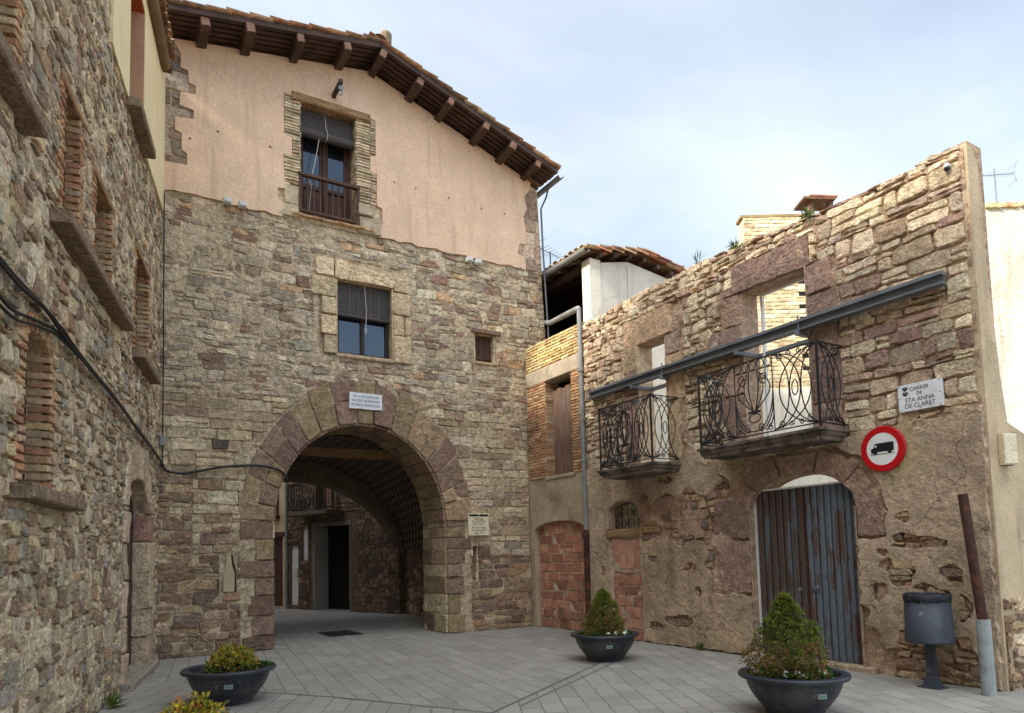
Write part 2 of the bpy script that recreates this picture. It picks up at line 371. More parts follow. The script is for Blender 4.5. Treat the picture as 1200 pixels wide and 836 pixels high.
def paving(name, ang, loc, base, w=.46, h=.23):
    mt, t, b = new_mat(name)
    tc = N(t, 'ShaderNodeTexCoord'); mp = N(t, 'ShaderNodeMapping'); mp.inputs['Rotation'].default_value = (0, 0, ang); mp.inputs['Location'].default_value = loc
    t.links.new(tc.outputs['Object'], mp.inputs[0])
    wob = N(t, 'ShaderNodeTexNoise', i_Scale=3., i_Detail=3.); t.links.new(mp.outputs[0], wob.inputs['Vector'])
    sub = N(t, 'ShaderNodeVectorMath', operation='MULTIPLY_ADD'); sub.inputs[1].default_value = (.018, .018, 0)
    t.links.new(wob.outputs['Color'], sub.inputs[0]); t.links.new(mp.outputs[0], sub.inputs[2])
    br = N(t, 'ShaderNodeTexBrick', offset=.5, squash=1.); t.links.new(sub.outputs[0], br.inputs['Vector'])
    br.inputs['Scale'].default_value = 1.; br.inputs['Brick Width'].default_value = w; br.inputs['Row Height'].default_value = h
    br.inputs['Mortar Size'].default_value = .007; br.inputs['Mortar Smooth'].default_value = .5; br.inputs['Bias'].default_value = 0.
    c2 = tuple(x * .74 for x in base)
    br.inputs['Color1'].default_value = (*base, 1); br.inputs['Color2'].default_value = (*c2, 1); br.inputs['Mortar'].default_value = (.07, .066, .06, 1)
    n1 = N(t, 'ShaderNodeTexNoise', i_Scale=.7, i_Detail=8., i_Roughness=.6); t.links.new(mp.outputs[0], n1.inputs['Vector'])
    n2 = N(t, 'ShaderNodeTexNoise', i_Scale=60., i_Detail=6., i_Roughness=.7); t.links.new(mp.outputs[0], n2.inputs['Vector'])
    n3 = N(t, 'ShaderNodeTexNoise', i_Scale=6., i_Detail=6., i_Roughness=.6, i_Distortion=.5); t.links.new(mp.outputs[0], n3.inputs['Vector'])
    n4 = N(t, 'ShaderNodeTexNoise', i_Scale=1.7, i_Detail=5., i_Roughness=.6); t.links.new(tc.outputs['Object'], n4.inputs['Vector'])
    c = mixc(t, ramp2(t, n4.outputs[0], .44, .64, 0, .62), br.outputs['Color'], tuple(x * .9 for x in base))
    c = mixc(t, ramp2(t, n1.outputs[0], .46, .72, 0, .5), c, tuple(x * .62 for x in base))
    c = mixc(t, ramp2(t, n3.outputs[0], .58, .74, 0, .35), c, tuple(x * 1.25 for x in base))
    c = mixc(t, ramp2(t, n3.outputs[0], .26, .40, .35, 0), c, tuple(x * .55 for x in base))
    c = mixc(t, ramp2(t, n2.outputs[0], .35, .7, .25, 0.), c, tuple(x * .6 for x in base))
    vg = N(t, 'ShaderNodeTexVoronoi', i_Scale=2.6); t.links.new(tc.outputs['Object'], vg.inputs['Vector'])
    sg = N(t, 'ShaderNodeSeparateColor'); t.links.new(vg.outputs['Color'], sg.inputs[0])
    gm = N(t, 'ShaderNodeMath', operation='MULTIPLY'); t.links.new(ramp2(t, vg.outputs['Distance'], .045, .075, .75, 0), gm.inputs[0]); t.links.new(ramp2(t, sg.outputs[0], .62, .64, 0, 1), gm.inputs[1])
    c = mixc(t, gm.outputs[0], c, (.10, .095, .09))
    n7 = N(t, 'ShaderNodeTexNoise', i_Scale=1.1, i_Detail=4., i_Distortion=1.2); m7 = N(t, 'ShaderNodeMapping'); m7.inputs['Location'].default_value = (9, 4, 2); t.links.new(tc.outputs['Object'], m7.inputs[0]); t.links.new(m7.outputs[0], n7.inputs['Vector'])
    c = mixc(t, ramp2(t, n7.outputs[0], .60, .74, 0, .5), c, tuple(x * .5 for x in base))
    t.links.new(c, b.inputs['Base Color']); b.inputs['Roughness'].default_value = .85; b.inputs['Specular IOR Level'].default_value = .3
    inv = N(t, 'ShaderNodeMath', operation='MULTIPLY_ADD'); inv.inputs[1].default_value = -1.; inv.inputs[2].default_value = 1.
    t.links.new(br.outputs['Fac'], inv.inputs[0])
    ad = N(t, 'ShaderNodeMath', operation='MULTIPLY_ADD'); ad.inputs[1].default_value = .35; t.links.new(n2.outputs[0], ad.inputs[0]); t.links.new(inv.outputs[0], ad.inputs[2])
    bp = N(t, 'ShaderNodeBump', i_Strength=.55, i_Distance=.006); t.links.new(ad.outputs[0], bp.inputs['Height']); t.links.new(bp.outputs[0], b.inputs['Normal'])
    return mt
PAVE = (.36, .325, .278)
M['pave_a'] = paving('paving_slabs', R(90 + 8), (0.1, .05, 0), PAVE)
M['pave_b'] = paving('paving_slabs_crosswise', R(-62), (0, 0, 0), tuple(x * 1.04 for x in PAVE))
M['earth'] = surf('earth', C(132, 122, 108), var=.2, vscale=1.5, bump=.5, bscale=20)
M['joint'] = surf('drain_joint', C(104, 100, 96), var=.15, vscale=4, bump=.3, bscale=30)

def vault_mat():
    mt, t, b = new_mat('vault_brick')
    uv = N(t, 'ShaderNodeUVMap'); mp = N(t, 'ShaderNodeMapping'); mp.inputs['Rotation'].default_value = (0, 0, R(38)); t.links.new(uv.outputs[0], mp.inputs[0])
    wob = N(t, 'ShaderNodeTexNoise', i_Scale=4., i_Detail=2.); t.links.new(mp.outputs[0], wob.inputs['Vector'])
    sub = N(t, 'ShaderNodeVectorMath', operation='MULTIPLY_ADD'); sub.inputs[1].default_value = (.05, .05, 0)
    t.links.new(wob.outputs['Color'], sub.inputs[0]); t.links.new(mp.outputs[0], sub.inputs[2])
    br = N(t, 'ShaderNodeTexBrick', offset=.5); t.links.new(sub.outputs[0], br.inputs['Vector'])
    br.inputs['Scale'].default_value = 1.; br.inputs['Brick Width'].default_value = .30; br.inputs['Row Height'].default_value = .16
    br.inputs['Mortar Size'].default_value = .013; br.inputs['Mortar Smooth'].default_value = .4
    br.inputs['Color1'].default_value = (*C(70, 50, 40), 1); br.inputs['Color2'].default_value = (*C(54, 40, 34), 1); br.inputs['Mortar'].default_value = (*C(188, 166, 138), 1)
    t.links.new(br.outputs['Color'], b.inputs['Base Color']); b.inputs['Roughness'].default_value = .95
    bp = N(t, 'ShaderNodeBump', i_Strength=.5, i_Distance=.01, invert=True); t.links.new(br.outputs['Fac'], bp.inputs['Height']); t.links.new(bp.outputs[0], b.inputs['Normal'])
    return mt
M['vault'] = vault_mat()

def rust_door(name, paint, rust, bias):
    mt, t, b = new_mat(name)
    tc = N(t, 'ShaderNodeTexCoord')
    mp = N(t, 'ShaderNodeMapping'); mp.inputs['Scale'].default_value = (1, 9, 1.3); t.links.new(tc.outputs['Object'], mp.inputs[0])
    vo = N(t, 'ShaderNodeTexVoronoi', i_Scale=1.1, distance='CHEBYCHEV'); t.links.new(mp.outputs[0], vo.inputs['Vector'])
    sp = N(t, 'ShaderNodeSeparateColor'); t.links.new(vo.outputs['Color'], sp.inputs[0])
    mp2 = N(t, 'ShaderNodeMapping'); mp2.inputs['Scale'].default_value = (3, 14, 2.5); t.links.new(tc.outputs['Object'], mp2.inputs[0])
    n = N(t, 'ShaderNodeTexNoise', i_Scale=1.6, i_Detail=7., i_Roughness=.65); t.links.new(mp2.outputs[0], n.inputs['Vector'])
    ad = N(t, 'ShaderNodeMath', operation='MULTIPLY_ADD'); ad.inputs[1].default_value = .45; t.links.new(sp.outputs[0], ad.inputs[0]); t.links.new(n.outputs[0], ad.inputs[2])
    c = mixc(t, ramp2(t, ad.outputs[0], bias, bias + .10, 0, 1), paint, rust)
    n2 = N(t, 'ShaderNodeTexNoise', i_Scale=14., i_Detail=7., i_Roughness=.7); t.links.new(tc.outputs['Object'], n2.inputs['Vector'])
    c = mixc(t, ramp2(t, n2.outputs[0], .45, .75, 0, .5), c, tuple(x * .4 for x in rust))
    t.links.new(c, b.inputs['Base Color']); b.inputs['Roughness'].default_value = .6; b.inputs['Specular IOR Level'].default_value = .4
    bp = N(t, 'ShaderNodeBump', i_Strength=.3, i_Distance=.006); t.links.new(n2.outputs[0], bp.inputs['Height']); t.links.new(bp.outputs[0], b.inputs['Normal'])
    return mt
M['door_blue'] = rust_door('painted_sheet_door', C(98, 106, 114), C(92, 70, 60), .76)
M['door_rust'] = rust_door('rusty_sheet_door', C(92, 94, 98), C(82, 66, 58), .54)

# ------------------------------------------------------------------ masonry
def clip(poly, nx, nz, c):
    """keep nx*u+nz*z <= c"""
    o = []; k = len(poly)
    for i in range(k):
        a = poly[i]; b = poly[(i + 1) % k]
        da = nx * a[0] + nz * a[1] - c; db = nx * b[0] + nz * b[1] - c
        if da <= 0: o.append(a)
        if (da < 0 < db) or (db < 0 < da):
            q = da / (da - db); o.append((a[0] + (b[0] - a[0]) * q, a[1] + (b[1] - a[1]) * q))
    return o
def area(p):
    return abs(sum(p[i][0] * p[(i + 1) % len(p)][1] - p[(i + 1) % len(p)][0] * p[i][1] for i in range(len(p)))) / 2 if len(p) > 2 else 0
def cen(p): return (sum(q[0] for q in p) / len(p), sum(q[1] for q in p) / len(p))
class XRect:
    def __init__(s, u0, u1, z0, z1): s.r = (u0, u1, z0, z1)
    def cut(s, p):
        u0, u1, z0, z1 = s.r
        if max(q[0] for q in p) <= u0 or min(q[0] for q in p) >= u1 or max(q[1] for q in p) <= z0 or min(q[1] for q in p) >= z1: return p
        return max((clip(p, 1, 0, u0), clip(p, -1, 0, -u1), clip(p, 0, 1, z0), clip(p, 0, -1, -z1)), key=area)
class XArch:
    """opening with an elliptical head: centre cu, half width a, springing zs, rise b"""
    def __init__(s, cu, a, zs, b, z0=-1): s.k = (cu, a, zs, b, z0)
    def cut(s, p):
        cu, a, zs, b, z0 = s.k
        c = cen(p)
        if c[1] <= zs: return XRect(cu - a, cu + a, z0, zs).cut(p)
        x, z = (c[0] - cu) / a, (c[1] - zs) / b
        th = math.atan2(z, x); r = math.hypot(x, z)
        nx, nz = math.cos(th) / a, math.sin(th) / b
        pu, pz = cu + a * math.cos(th), zs + b * math.sin(th)
        if r < .8: return []
        return clip(p, -nx, -nz, -(nx * pu + nz * pz))
class XPoly:
    """keep out of a convex or blob polygon by the cell's centre"""
    def __init__(s, poly, inside=True): s.p = poly; s.i = inside
    def cut(s, p):
        return [] if inpoly(cen(p), s.p) == s.i else p
def inpoly(q, P):
    r = False; k = len(P)
    for i in range(k):
        a = P[i]; b = P[(i + 1) % k]
        if (a[1] > q[1]) != (b[1] > q[1]) and q[0] < (b[0] - a[0]) * (q[1] - a[1]) / (b[1] - a[1]) + a[0]: r = not r
    return r

def rubble(u0, u1, z0, z1, w, h, gap, rnd, jit=.42, drop=.16):
    seeds = {}; nr = int((z1 - z0) / h) + 3; nc = int((u1 - u0) / w) + 3
    for i in range(-1, nr):
        off = rnd.random()
        for j in range(-1, nc):
            if rnd.random() < drop: continue
            su = u0 + (j + off * .9 + rnd.uniform(-jit, jit)) * w; sz = z0 + (i + .5 + rnd.uniform(-jit, jit) * .8) * h
            seeds.setdefault((int(math.floor((su - u0) / w)), int(math.floor((sz - z0) / h))), []).append((su, sz))
    for (bj, bi), L in list(seeds.items()):
        near = [q for dj in range(-3, 4) for di in range(-3, 4) for q in seeds.get((bj + dj, bi + di), ())]
        for a in L:
            p = [(a[0] - 1.6 * w, a[1] - 1.6 * h), (a[0] + 1.6 * w, a[1] - 1.6 * h), (a[0] + 1.6 * w, a[1] + 1.6 * h), (a[0] - 1.6 * w, a[1] + 1.6 * h)]
            for b in near:
                if b is a: continue
                nx, nz = (b[0] - a[0]) / w ** 2, (b[1] - a[1]) / h ** 2
                l = math.hypot(nx, nz)
                if l < 1e-9: continue
                nx /= l; nz /= l
                p = clip(p, nx, nz, nx * (a[0] + b[0]) / 2 + nz * (a[1] + b[1]) / 2 - gap / 2)
                if len(p) < 3: break
            if len(p) < 3: continue
            for e in ((1, 0, u1), (-1, 0, -u0), (0, 1, z1), (0, -1, -z0)):
                p = clip(p, *e)
                if len(p) < 3: break
            if len(p) >= 3: yield p
def courses(u0, u1, z0, z1, hr, wr, gap, rnd, jit=.012, split=.15):
    z = z0
    while z < z1 - .03:
        h = min(rnd.uniform(*hr), z1 - z)
        u = u0 - rnd.uniform(0, wr[0])
        sl = rnd.uniform(-.01, .01)
        while u < u1:
            w = rnd.uniform(*wr); parts = [(z, z + h)]
            if rnd.random() < split:
                k = rnd.uniform(.4, .6); parts = [(z, z + h * k), (z + h * k, z + h)]
            for a, b in parts:
                g = gap / 2; J = lambda: rnd.uniform(-jit, jit)
                p = [(u + g + J(), a + g + J()), (u + w - g + J(), a + g + J()), (u + w - g + J(), b - g + J()), (u + g + J(), b - g + J())]
                p = clip(clip(p, -1, 0, -u0), 1, 0, u1)
                if len(p) >= 3: yield p
            u += w
        z += h
def stone(mb, fr, p, dep, col, rnd, cut=.12, jit=.006, d0=-.04):
    """one dressed or rough stone standing proud of the mortar"""
    k = len(p); o = []
    for i in range(k):
        a = p[i]; b = p[(i + 1) % k]; L = math.hypot(b[0] - a[0], b[1] - a[1])
        if L < .008: continue
        c = min(cut, .045 / L if cut < .15 else cut)
        ts = [c, 1 - c]
        if L > .12: ts = [c, .5 + rnd.uniform(-.1, .1), 1 - c]
        if L > .3: ts = [c, .3, .5 + rnd.uniform(-.08, .08), .72, 1 - c]
        for t in ts:
            o.append((a[0] + (b[0] - a[0]) * t + rnd.uniform(-jit, jit), a[1] + (b[1] - a[1]) * t + rnd.uniform(-jit, jit)))
    k = len(o)
    if k < 3: return
    c = cen(o); tu, tz = rnd.uniform(-.08, .08), rnd.uniform(-.10, .10); dd = dep * rnd.uniform(.65, 1.25)
    sz = min(max(q[0] for q in o) - min(q[0] for q in o), max(q[1] for q in o) - min(q[1] for q in o))
    e = min(.016, sz * .16)
    V = []
    for ring, (ins, dz) in enumerate(((0, None), (e * .35, .62), (e * 1.3, 1.), (None, 1.))):
        for q in o:
            x, z = q[0] - c[0], q[1] - c[1]; L = math.hypot(x, z) or 1
            if ins is None: f = .5
            else: f = max(.35, 1 - ins / L)
            u, zz = c[0] + x * f, c[1] + z * f
            if dz is None: d = d0
            else:
                d = dd * dz + (tu * x + tz * z) * f * (dz ** 2) + rnd.uniform(-.12, .12) * dd * (ring > 0)
            V.append(fr.p(u, zz, d))
    V.append(fr.p(c[0], c[1], dd * (1 + rnd.uniform(-.1, .25))))
    F = []
    for r_ in range(3):
        for i in range(k):
            j = (i + 1) % k
            F.append((r_ * k + i, r_ * k + j, (r_ + 1) * k + j, (r_ + 1) * k + i))
    F += [(3 * k + i, 3 * k + (i + 1) % k, 4 * k) for i in range(k)]
    mb.add(V, F, col)
def lay(mb, fr, cells, dep, pal, rnd, excl=(), amin=.0008, cut=.12, jit=.007, tint=None, bounds=()):
    for p in cells:
        for nx, nz, c in bounds:
            p = clip(p, nx, nz, c)
            if len(p) < 3: break
        if len(p) < 3: continue
        for x in excl:
            p = x.cut(p)
            if len(p) < 3: break
        if len(p) < 3 or area(p) < amin: continue
        c = pick(pal, rnd)
        if tint:
            q = cen(p); c = tint(q[0], q[1], c)
        stone(mb, fr, p, dep, c, rnd, cut, jit)
def wob(u, z, k=1.):
    a = noise.noise(Vector((u * .7, z * .9, 3.1))); c = noise.noise(Vector((u * 2.3, z * 2.7, 8.3)))
    return (u + .02 * c * k, z + (.045 * a + .02 * c) * k)
def warp(cells, k=1.):
    for p in cells: yield [wob(u, z, k) for u, z in p]
def mortar(mb, fr, u0, u1, z0, z1, step, excl, lo, hi, col, seed=0, top=None, sc=3.2):
    """uneven bed of mortar: in places it laps over the stones, in places the joints are open"""
    nu, nz_ = int((u1 - u0) / step), int((z1 - z0) / step); V = []; cs = []
    for j in range(nz_ + 1):
        for i in range(nu + 1):
            u = u0 + (u1 - u0) * i / nu; z = z0 + (z1 - z0) * j / nz_
            a = noise.fractal(Vector((u * sc + seed * 7.1, z * sc, seed * 3.3)), .8, 2.1, 4)
            d = lo + (hi - lo) * min(1, max(0, .5 + a * .85)); V.append(fr.p(u, z, d))
            k = .86 + .22 * noise.noise(Vector((u * 1.7, z * 1.7, seed + 11.))); cs.append(tuple(x * k for x in col))
    F = []
    for j in range(nz_):
        for i in range(nu):
            u = u0 + (u1 - u0) * (i + .5) / nu; z = z0 + (z1 - z0) * (j + .5) / nz_; h = step * .75
            q = [(u - h, z - h), (u + h, z - h), (u + h, z + h), (u - h, z + h)]
            if top is not None and z + h > top(u): continue
            ok = True
            for x in excl:
                r_ = x.cut(q)
                if len(r_) < 3 or area(r_) < area(q) * .98: ok = False; break
            if ok: F.append((j * (nu + 1) + i, j * (nu + 1) + i + 1, (j + 1) * (nu + 1) + i + 1, (j + 1) * (nu + 1) + i))
    mb.add(V, F, cs)
def rect(u0, u1, z0, z1): return [(u0, z0), (u1, z0), (u1, z1), (u0, z1)]
def archpoly(cu, a, z0, zs, b, n=24):
    return [(cu - a, z0), (cu + a, z0)] + [(cu + a * math.cos(math.pi * i / n), zs + b * math.sin(math.pi * i / n)) for i in range(n + 1)]
def rough(poly, step, amp, rnd):
    """subdivide and roughen an outline"""
    o = []
    for i in range(len(poly)):
        a = poly[i]; b = poly[(i + 1) % len(poly)]; L = math.hypot(b[0] - a[0], b[1] - a[1]); n = max(1, int(L / step))
        for j in range(n):
            t = j / n; o.append((a[0] + (b[0] - a[0]) * t + rnd.uniform(-amp, amp), a[1] + (b[1] - a[1]) * t + rnd.uniform(-amp, amp)))
    return o
def text_mesh(mb, txt, org, right, upv, size, depth=.0015, col=(1, 1, 1), squeeze=1.):
    cu = bpy.data.curves.new('lettering', 'FONT'); cu.body = txt; cu.size = size; cu.align_x = 'CENTER'; cu.align_y = 'CENTER'; cu.extrude = depth; cu.space_line = 1.05
    ob = bpy.data.objects.new('lettering', cu); COL.objects.link(ob)
    bpy.context.view_layer.update()
    me = bpy.data.meshes.new_from_object(ob.evaluated_get(bpy.context.evaluated_depsgraph_get()))
    r_ = Vector(right); n = r_.cross(Vector(upv))
    V = [Vector(org) + r_ * (v.co.x * squeeze) + Vector(upv) * v.co.y + n * v.co.z for v in me.vertices]
    mb.add(V, [tuple(p.vertices) for p in me.polygons], col)
    bpy.data.objects.remove(ob); bpy.data.curves.remove(cu); bpy.data.meshes.remove(me)

PAL_TOWER = [C(176, 162, 138), C(166, 152, 130), C(184, 170, 146), C(158, 144, 124), C(172, 156, 132), C(180, 168, 146), C(164, 148, 128), C(150, 132, 114), C(172, 158, 134), C(158, 144, 122), C(184, 168, 140), C(148, 130, 108), C(136, 112, 94), C(164, 154, 140), C(192, 180, 156), C(130, 108, 92), C(176, 164, 140), C(168, 150, 124), C(140, 110, 92), C(180, 146, 104), C(150, 140, 124), C(176, 158, 132), C(186, 174, 150)]
PAL_ASHLAR = [C(184, 166, 134), C(172, 156, 126), C(190, 174, 144), C(164, 144, 114), C(178, 160, 130), C(150, 128, 104), C(186, 170, 142), C(160, 138, 110)]
PAL_BASE = [C(150, 120, 88), C(138, 108, 84), C(122, 98, 80), C(160, 132, 96), C(128, 104, 84), C(168, 142, 106), C(146, 122, 98), C(122, 106, 92), C(156, 132, 102), C(164, 140, 112)]
PAL_LEFT = [C(176, 158, 126), C(162, 144, 116), C(188, 170, 134), C(146, 126, 100), C(134, 110, 88), C(170, 158, 138), C(192, 178, 150), C(152, 122, 90), C(140, 118, 98), C(152, 144, 132), C(186, 162, 122), C(172, 156, 128), C(180, 164, 136), C(166, 150, 124), C(184, 172, 146), C(140, 120, 100), C(160, 150, 134)]
PAL_RUIN = [C(206, 190, 160), C(196, 178, 148), C(186, 166, 136), C(212, 198, 170), C(170, 146, 120), C(158, 132, 114), C(200, 184, 156), C(190, 174, 150), C(180, 160, 134), C(166, 150, 130)]
PAL_PURPLE = [C(146, 118, 104), C(154, 126, 112), C(138, 112, 102), C(160, 132, 114)]
PAL_BRICK = [C(178, 138, 100), C(168, 124, 90), C(186, 150, 112), C(160, 118, 90), C(178, 148, 118), C(190, 162, 126)]
PAL_BRICKPALE = [C(206, 188, 158), C(196, 176, 144), C(212, 196, 168), C(186, 164, 134)]
PAL_HOLLOW = [C(178, 126, 100), C(168, 116, 92), C(186, 136, 110), C(164, 114, 92), C(176, 128, 104)]
PAL_BRICKYEL = [C(200, 176, 122), C(190, 164, 112), C(208, 188, 140), C(176, 148, 104)]
MORTAR = C(188, 170, 140)
# ------------------------------------------------------------------ ground
GR = Frame((0, 0, 0), (1, 0, 0), (0, 1, 0))
def sheet(name, pts, z, mat):
    b = MB(); b.add([(x, y, z) for x, y in pts], [tuple(range(len(pts)))]); return struct(b.build(name, mat))
sheet('ground', [(-600, -600), (600, -600), (600, 600), (-600, 600)], -.012, M['earth'])
V0 = (3.53, 6.28)
sheet('paving_towards_arch', [(-.2, 12.6), V0, (7.3, 8.75), (8.6, 9.6), (9.5, 30), (-6, 30)], -.006, M['pave_a'])
sheet('square_paving', [(-14, -14), (30, -14), (30, 3.7), (8.6, 4.0), (8.6, 9.7), (7.3, 8.75), V0, (-.2, 12.6), (-2, 13), (-14, 13)], 0, M['pave_b'])
def joint(pts, w, z=.003):
    b = MB()
    for (x0, y0), (x1, y1) in zip(pts, pts[1:]):
        d = Vector((x1 - x0, y1 - y0, 0)).normalized(); n = Vector((-d.y, d.x, 0)) * w / 2
        a, c = Vector((x0, y0, z)), Vector((x1, y1, z))
        b.add([a - n, c - n, c + n, a + n], [(0, 1, 2, 3)])
    return struct(b.build('paving_joint', M['joint']))
joint([(1.2, 9.9), (2.55, 8.0), V0], .035)
joint([V0, (6.9, 8.45)], .04)
joint([(3.9, 6.36), (7.0, 8.28)], .03)

# ------------------------------------------------------------------ gate tower
FT = Frame((0, 13.1, 0), (1, 0, 0), (0, -1, 0))
T = thing('gate_tower', 'tall stone gate tower with pink plastered gable above a wide round arch', 'building', (4.7, 13.1, 0))
rnd = random.Random(11)
ARCH = dict(cu=4.64, a=1.73, zs=2.3, b=1.91)
roofz = lambda x: (10.82 + (x - 1.14) * .19) if x < 4.8 else (11.515 - (x - 4.8) * .345)
# openings (u0,u1,z0,z1)
BW = (3.40, 4.52, 8.14, 10.42); MW = (4.10, 5.24, 5.55, 7.02); SW = (7.17, 7.63, 5.77, 6.40)
b = MB()
def ring(r): return [(r[0], r[2]), (r[1], r[2]), (r[1], r[3]), (r[0], r[3])]
notch = [(6.99, 1.05), (7.07, 1.05), (7.10, 1.55), (7.13, 1.78), (6.99, 1.78)]
arch_notch = [(ARCH['cu'] + ARCH['a'] * math.cos(math.pi * i / 28), ARCH['zs'] + ARCH['b'] * math.sin(math.pi * i / 28)) for i in range(29)]
XL = .3
outer = [(XL, 0), (ARCH['cu'] - ARCH['a'], 0)] + arch_notch[::-1] + [(ARCH['cu'] + ARCH['a'], 0), (9.03, 0), (9.03, 6.6), (8.96, 8.05), (XL, 8.05)]
b.prism(FT, outer, -1.15, -.035, MORTAR, holes=[ring(MW), ring(SW), notch])
EX = [XRect(3.66, 5.66, 5.52, 7.46), XRect(SW[0] - .05, SW[1] + .05, SW[2] - .05, SW[3] + .10), XRect(6.98, 7.14, 1.04, 1.8), XArch(4.64, 2.30, 2.3, 2.72),
      XRect(3.1, 4.95, 7.9, 9.0)]
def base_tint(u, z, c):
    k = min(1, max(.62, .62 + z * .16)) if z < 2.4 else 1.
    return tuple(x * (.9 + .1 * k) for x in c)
XT = XRect(2.0, 2.3, 1.02, 1.74)
OPEN = [XRect(MW[0] - .3, MW[1] + .3, MW[2] - .02, MW[3] + .2), XRect(*SW), XRect(6.98, 7.14, 1.04, 1.8), XArch(4.64, 1.95, 2.3, 2.2)]
mortar(b, FT, XL + .4, 8.42, 0, 8.04, .05, OPEN, -.018, .021, MORTAR, 1)
mortar(b, FT, 8.42, 8.94, 6.0, 8.04, .055, [], -.034, .022, MORTAR, 1)
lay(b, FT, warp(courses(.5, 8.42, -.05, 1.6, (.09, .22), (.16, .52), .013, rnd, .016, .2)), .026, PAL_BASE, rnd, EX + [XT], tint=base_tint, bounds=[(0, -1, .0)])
lay(b, FT, warp(courses(.5, 2.0, 1.5, 3.0, (.08, .18), (.14, .42), .013, rnd, .016, .2)), .024, PAL_BASE + PAL_ASHLAR[:3], rnd, EX + [XT], bounds=[(1, 0, 1.55), (0, -1, -1.55)])
lay(b, FT, warp(courses(1.55, 2.6, 1.56, 3.0, (.15, .25), (.24, .52), .012, rnd), .5), .022, PAL_ASHLAR + PAL_BASE[:3], rnd, EX + [XT], cut=.1)
lay(b, FT, warp(courses(.5, 3.4, 3.0, 4.58, (.14, .28), (.24, .62), .012, rnd), .6), .022, PAL_ASHLAR, rnd, EX, cut=.1)
lay(b, FT, warp(courses(6.0, 8.42, 1.55, 4.7, (.12, .26), (.22, .56), .012, rnd), .6), .022, PAL_ASHLAR + [C(176, 162, 142)], rnd, EX, cut=.1)
lay(b, FT, warp(courses(.5, 9.0, 4.5, 8.16, (.09, .215), (.12, .46), .013, rnd, .024, .30)), .015, PAL_TOWER, rnd, EX, bounds=[(0, -1, -4.6), (0, 1, 8.05), (1, .045, 9.30)])
b.build('wall', M['stone'], T, smooth=False)

# voussoirs and jamb stones
b = MB(); a0 = 0; rnd = random.Random(5)
PV = [C(150, 130, 94), C(142, 122, 90), C(128, 102, 88), C(134, 108, 92), C(154, 132, 98), C(130, 106, 88), C(146, 124, 92)]
while a0 < math.pi - .01:
    da = min(rnd.uniform(.11, .24), math.pi - a0)
    if math.pi - a0 - da < .08: da = math.pi - a0
    g = .0035; o = []
    k = rnd.uniform(.97, 1.03)
    for th in (a0 + g, a0 + da - g):
        o.append((th, 1))
    p = [(4.64 + 1.735 * math.cos(a0 + g), 2.3 + 1.915 * math.sin(a0 + g)), (4.64 + 2.30 * k * math.cos(a0 + g), 2.3 + 2.72 * k * math.sin(a0 + g)),
         (4.64 + 2.30 * k * math.cos(a0 + da - g), 2.3 + 2.72 * k * math.sin(a0 + da - g)), (4.64 + 1.735 * math.cos(a0 + da - g), 2.3 + 1.915 * math.sin(a0 + da - g))]
    if rnd.random() < .3:     # voussoir cut in two
        q = rnd.uniform(.35, .65); m1 = [(p[0][i] * (1 - q) + p[1][i] * q) for i in (0, 1)]; m2 = [(p[3][i] * (1 - q) + p[2][i] * q) for i in (0, 1)]
        for pp in ([p[0], tuple(m1), tuple(m2), p[3]], [tuple(m1), p[1], p[2], tuple(m2)]): stone(b, FT, pp, .03, pick(PV, rnd, .06), rnd, .04, .003, -.02)
    else: stone(b, FT, p, .03, pick(PV, rnd, .06), rnd, .04, .003, -.02)
    a0 += da
for s in (-1, 1):
    z = 0
    while z < 2.29:
        h = min(rnd.uniform(.2, .42), 2.3 - z)
        if 2.3 - z - h < .1: h = 2.3 - z
        w = rnd.uniform(.30, .60); c = pick(PV + PAL_BASE[:3], rnd, .06)
        u0, u1 = (4.64 - 1.735 - w, 4.64 - 1.735) if s < 0 else (4.64 + 1.735, 4.64 + 1.735 + w)
        stone(b, FT, rect(u0 + .005, u1 - .0, z + .003, z + h - .003), .032, c, rnd, .04, .003, -.02)
        # inside of the jamb
        FJ = Frame((4.64 + s * 1.73, 13.1, 0), (0, 1, 0), (-s, 0, 0))
        y = .01
        while y < 1.1:
            w2 = min(rnd.uniform(.35, .65), 1.15 - y); stone(b, FJ, rect(y, y + w2 - .01, z + .005, z + h - .005), .018, pick(PV + PAL_ASHLAR, rnd, .08), rnd, .06, .004, -.02); y += w2
        z += h
# soffit stones of the front arch
n = 22
for i in range(n):
    t0, t1 = math.pi * i / n + .005, math.pi * (i + 1) / n - .005
    y = 0.02
    while y < 1.1:
        w2 = min(rnd.uniform(.4, .7), 1.15 - y)
        P = [Vector((4.64 + (1.73 - r_) * math.cos(t), 13.1 + yy, 2.3 + (1.91 - r_) * math.sin(t))) for r_ in (0, .036) for t, yy in ((t0, y), (t1, y), (t1, y + w2 - .012), (t0, y + w2 - .012))]
        b.add(P, [(0, 1, 5, 4), (1, 2, 6, 5), (2, 3, 7, 6), (3, 0, 4, 7), (4, 5, 6, 7)], pick(PV, rnd, .08)); y += w2
b.build('arch_ring', M['stone'], T)

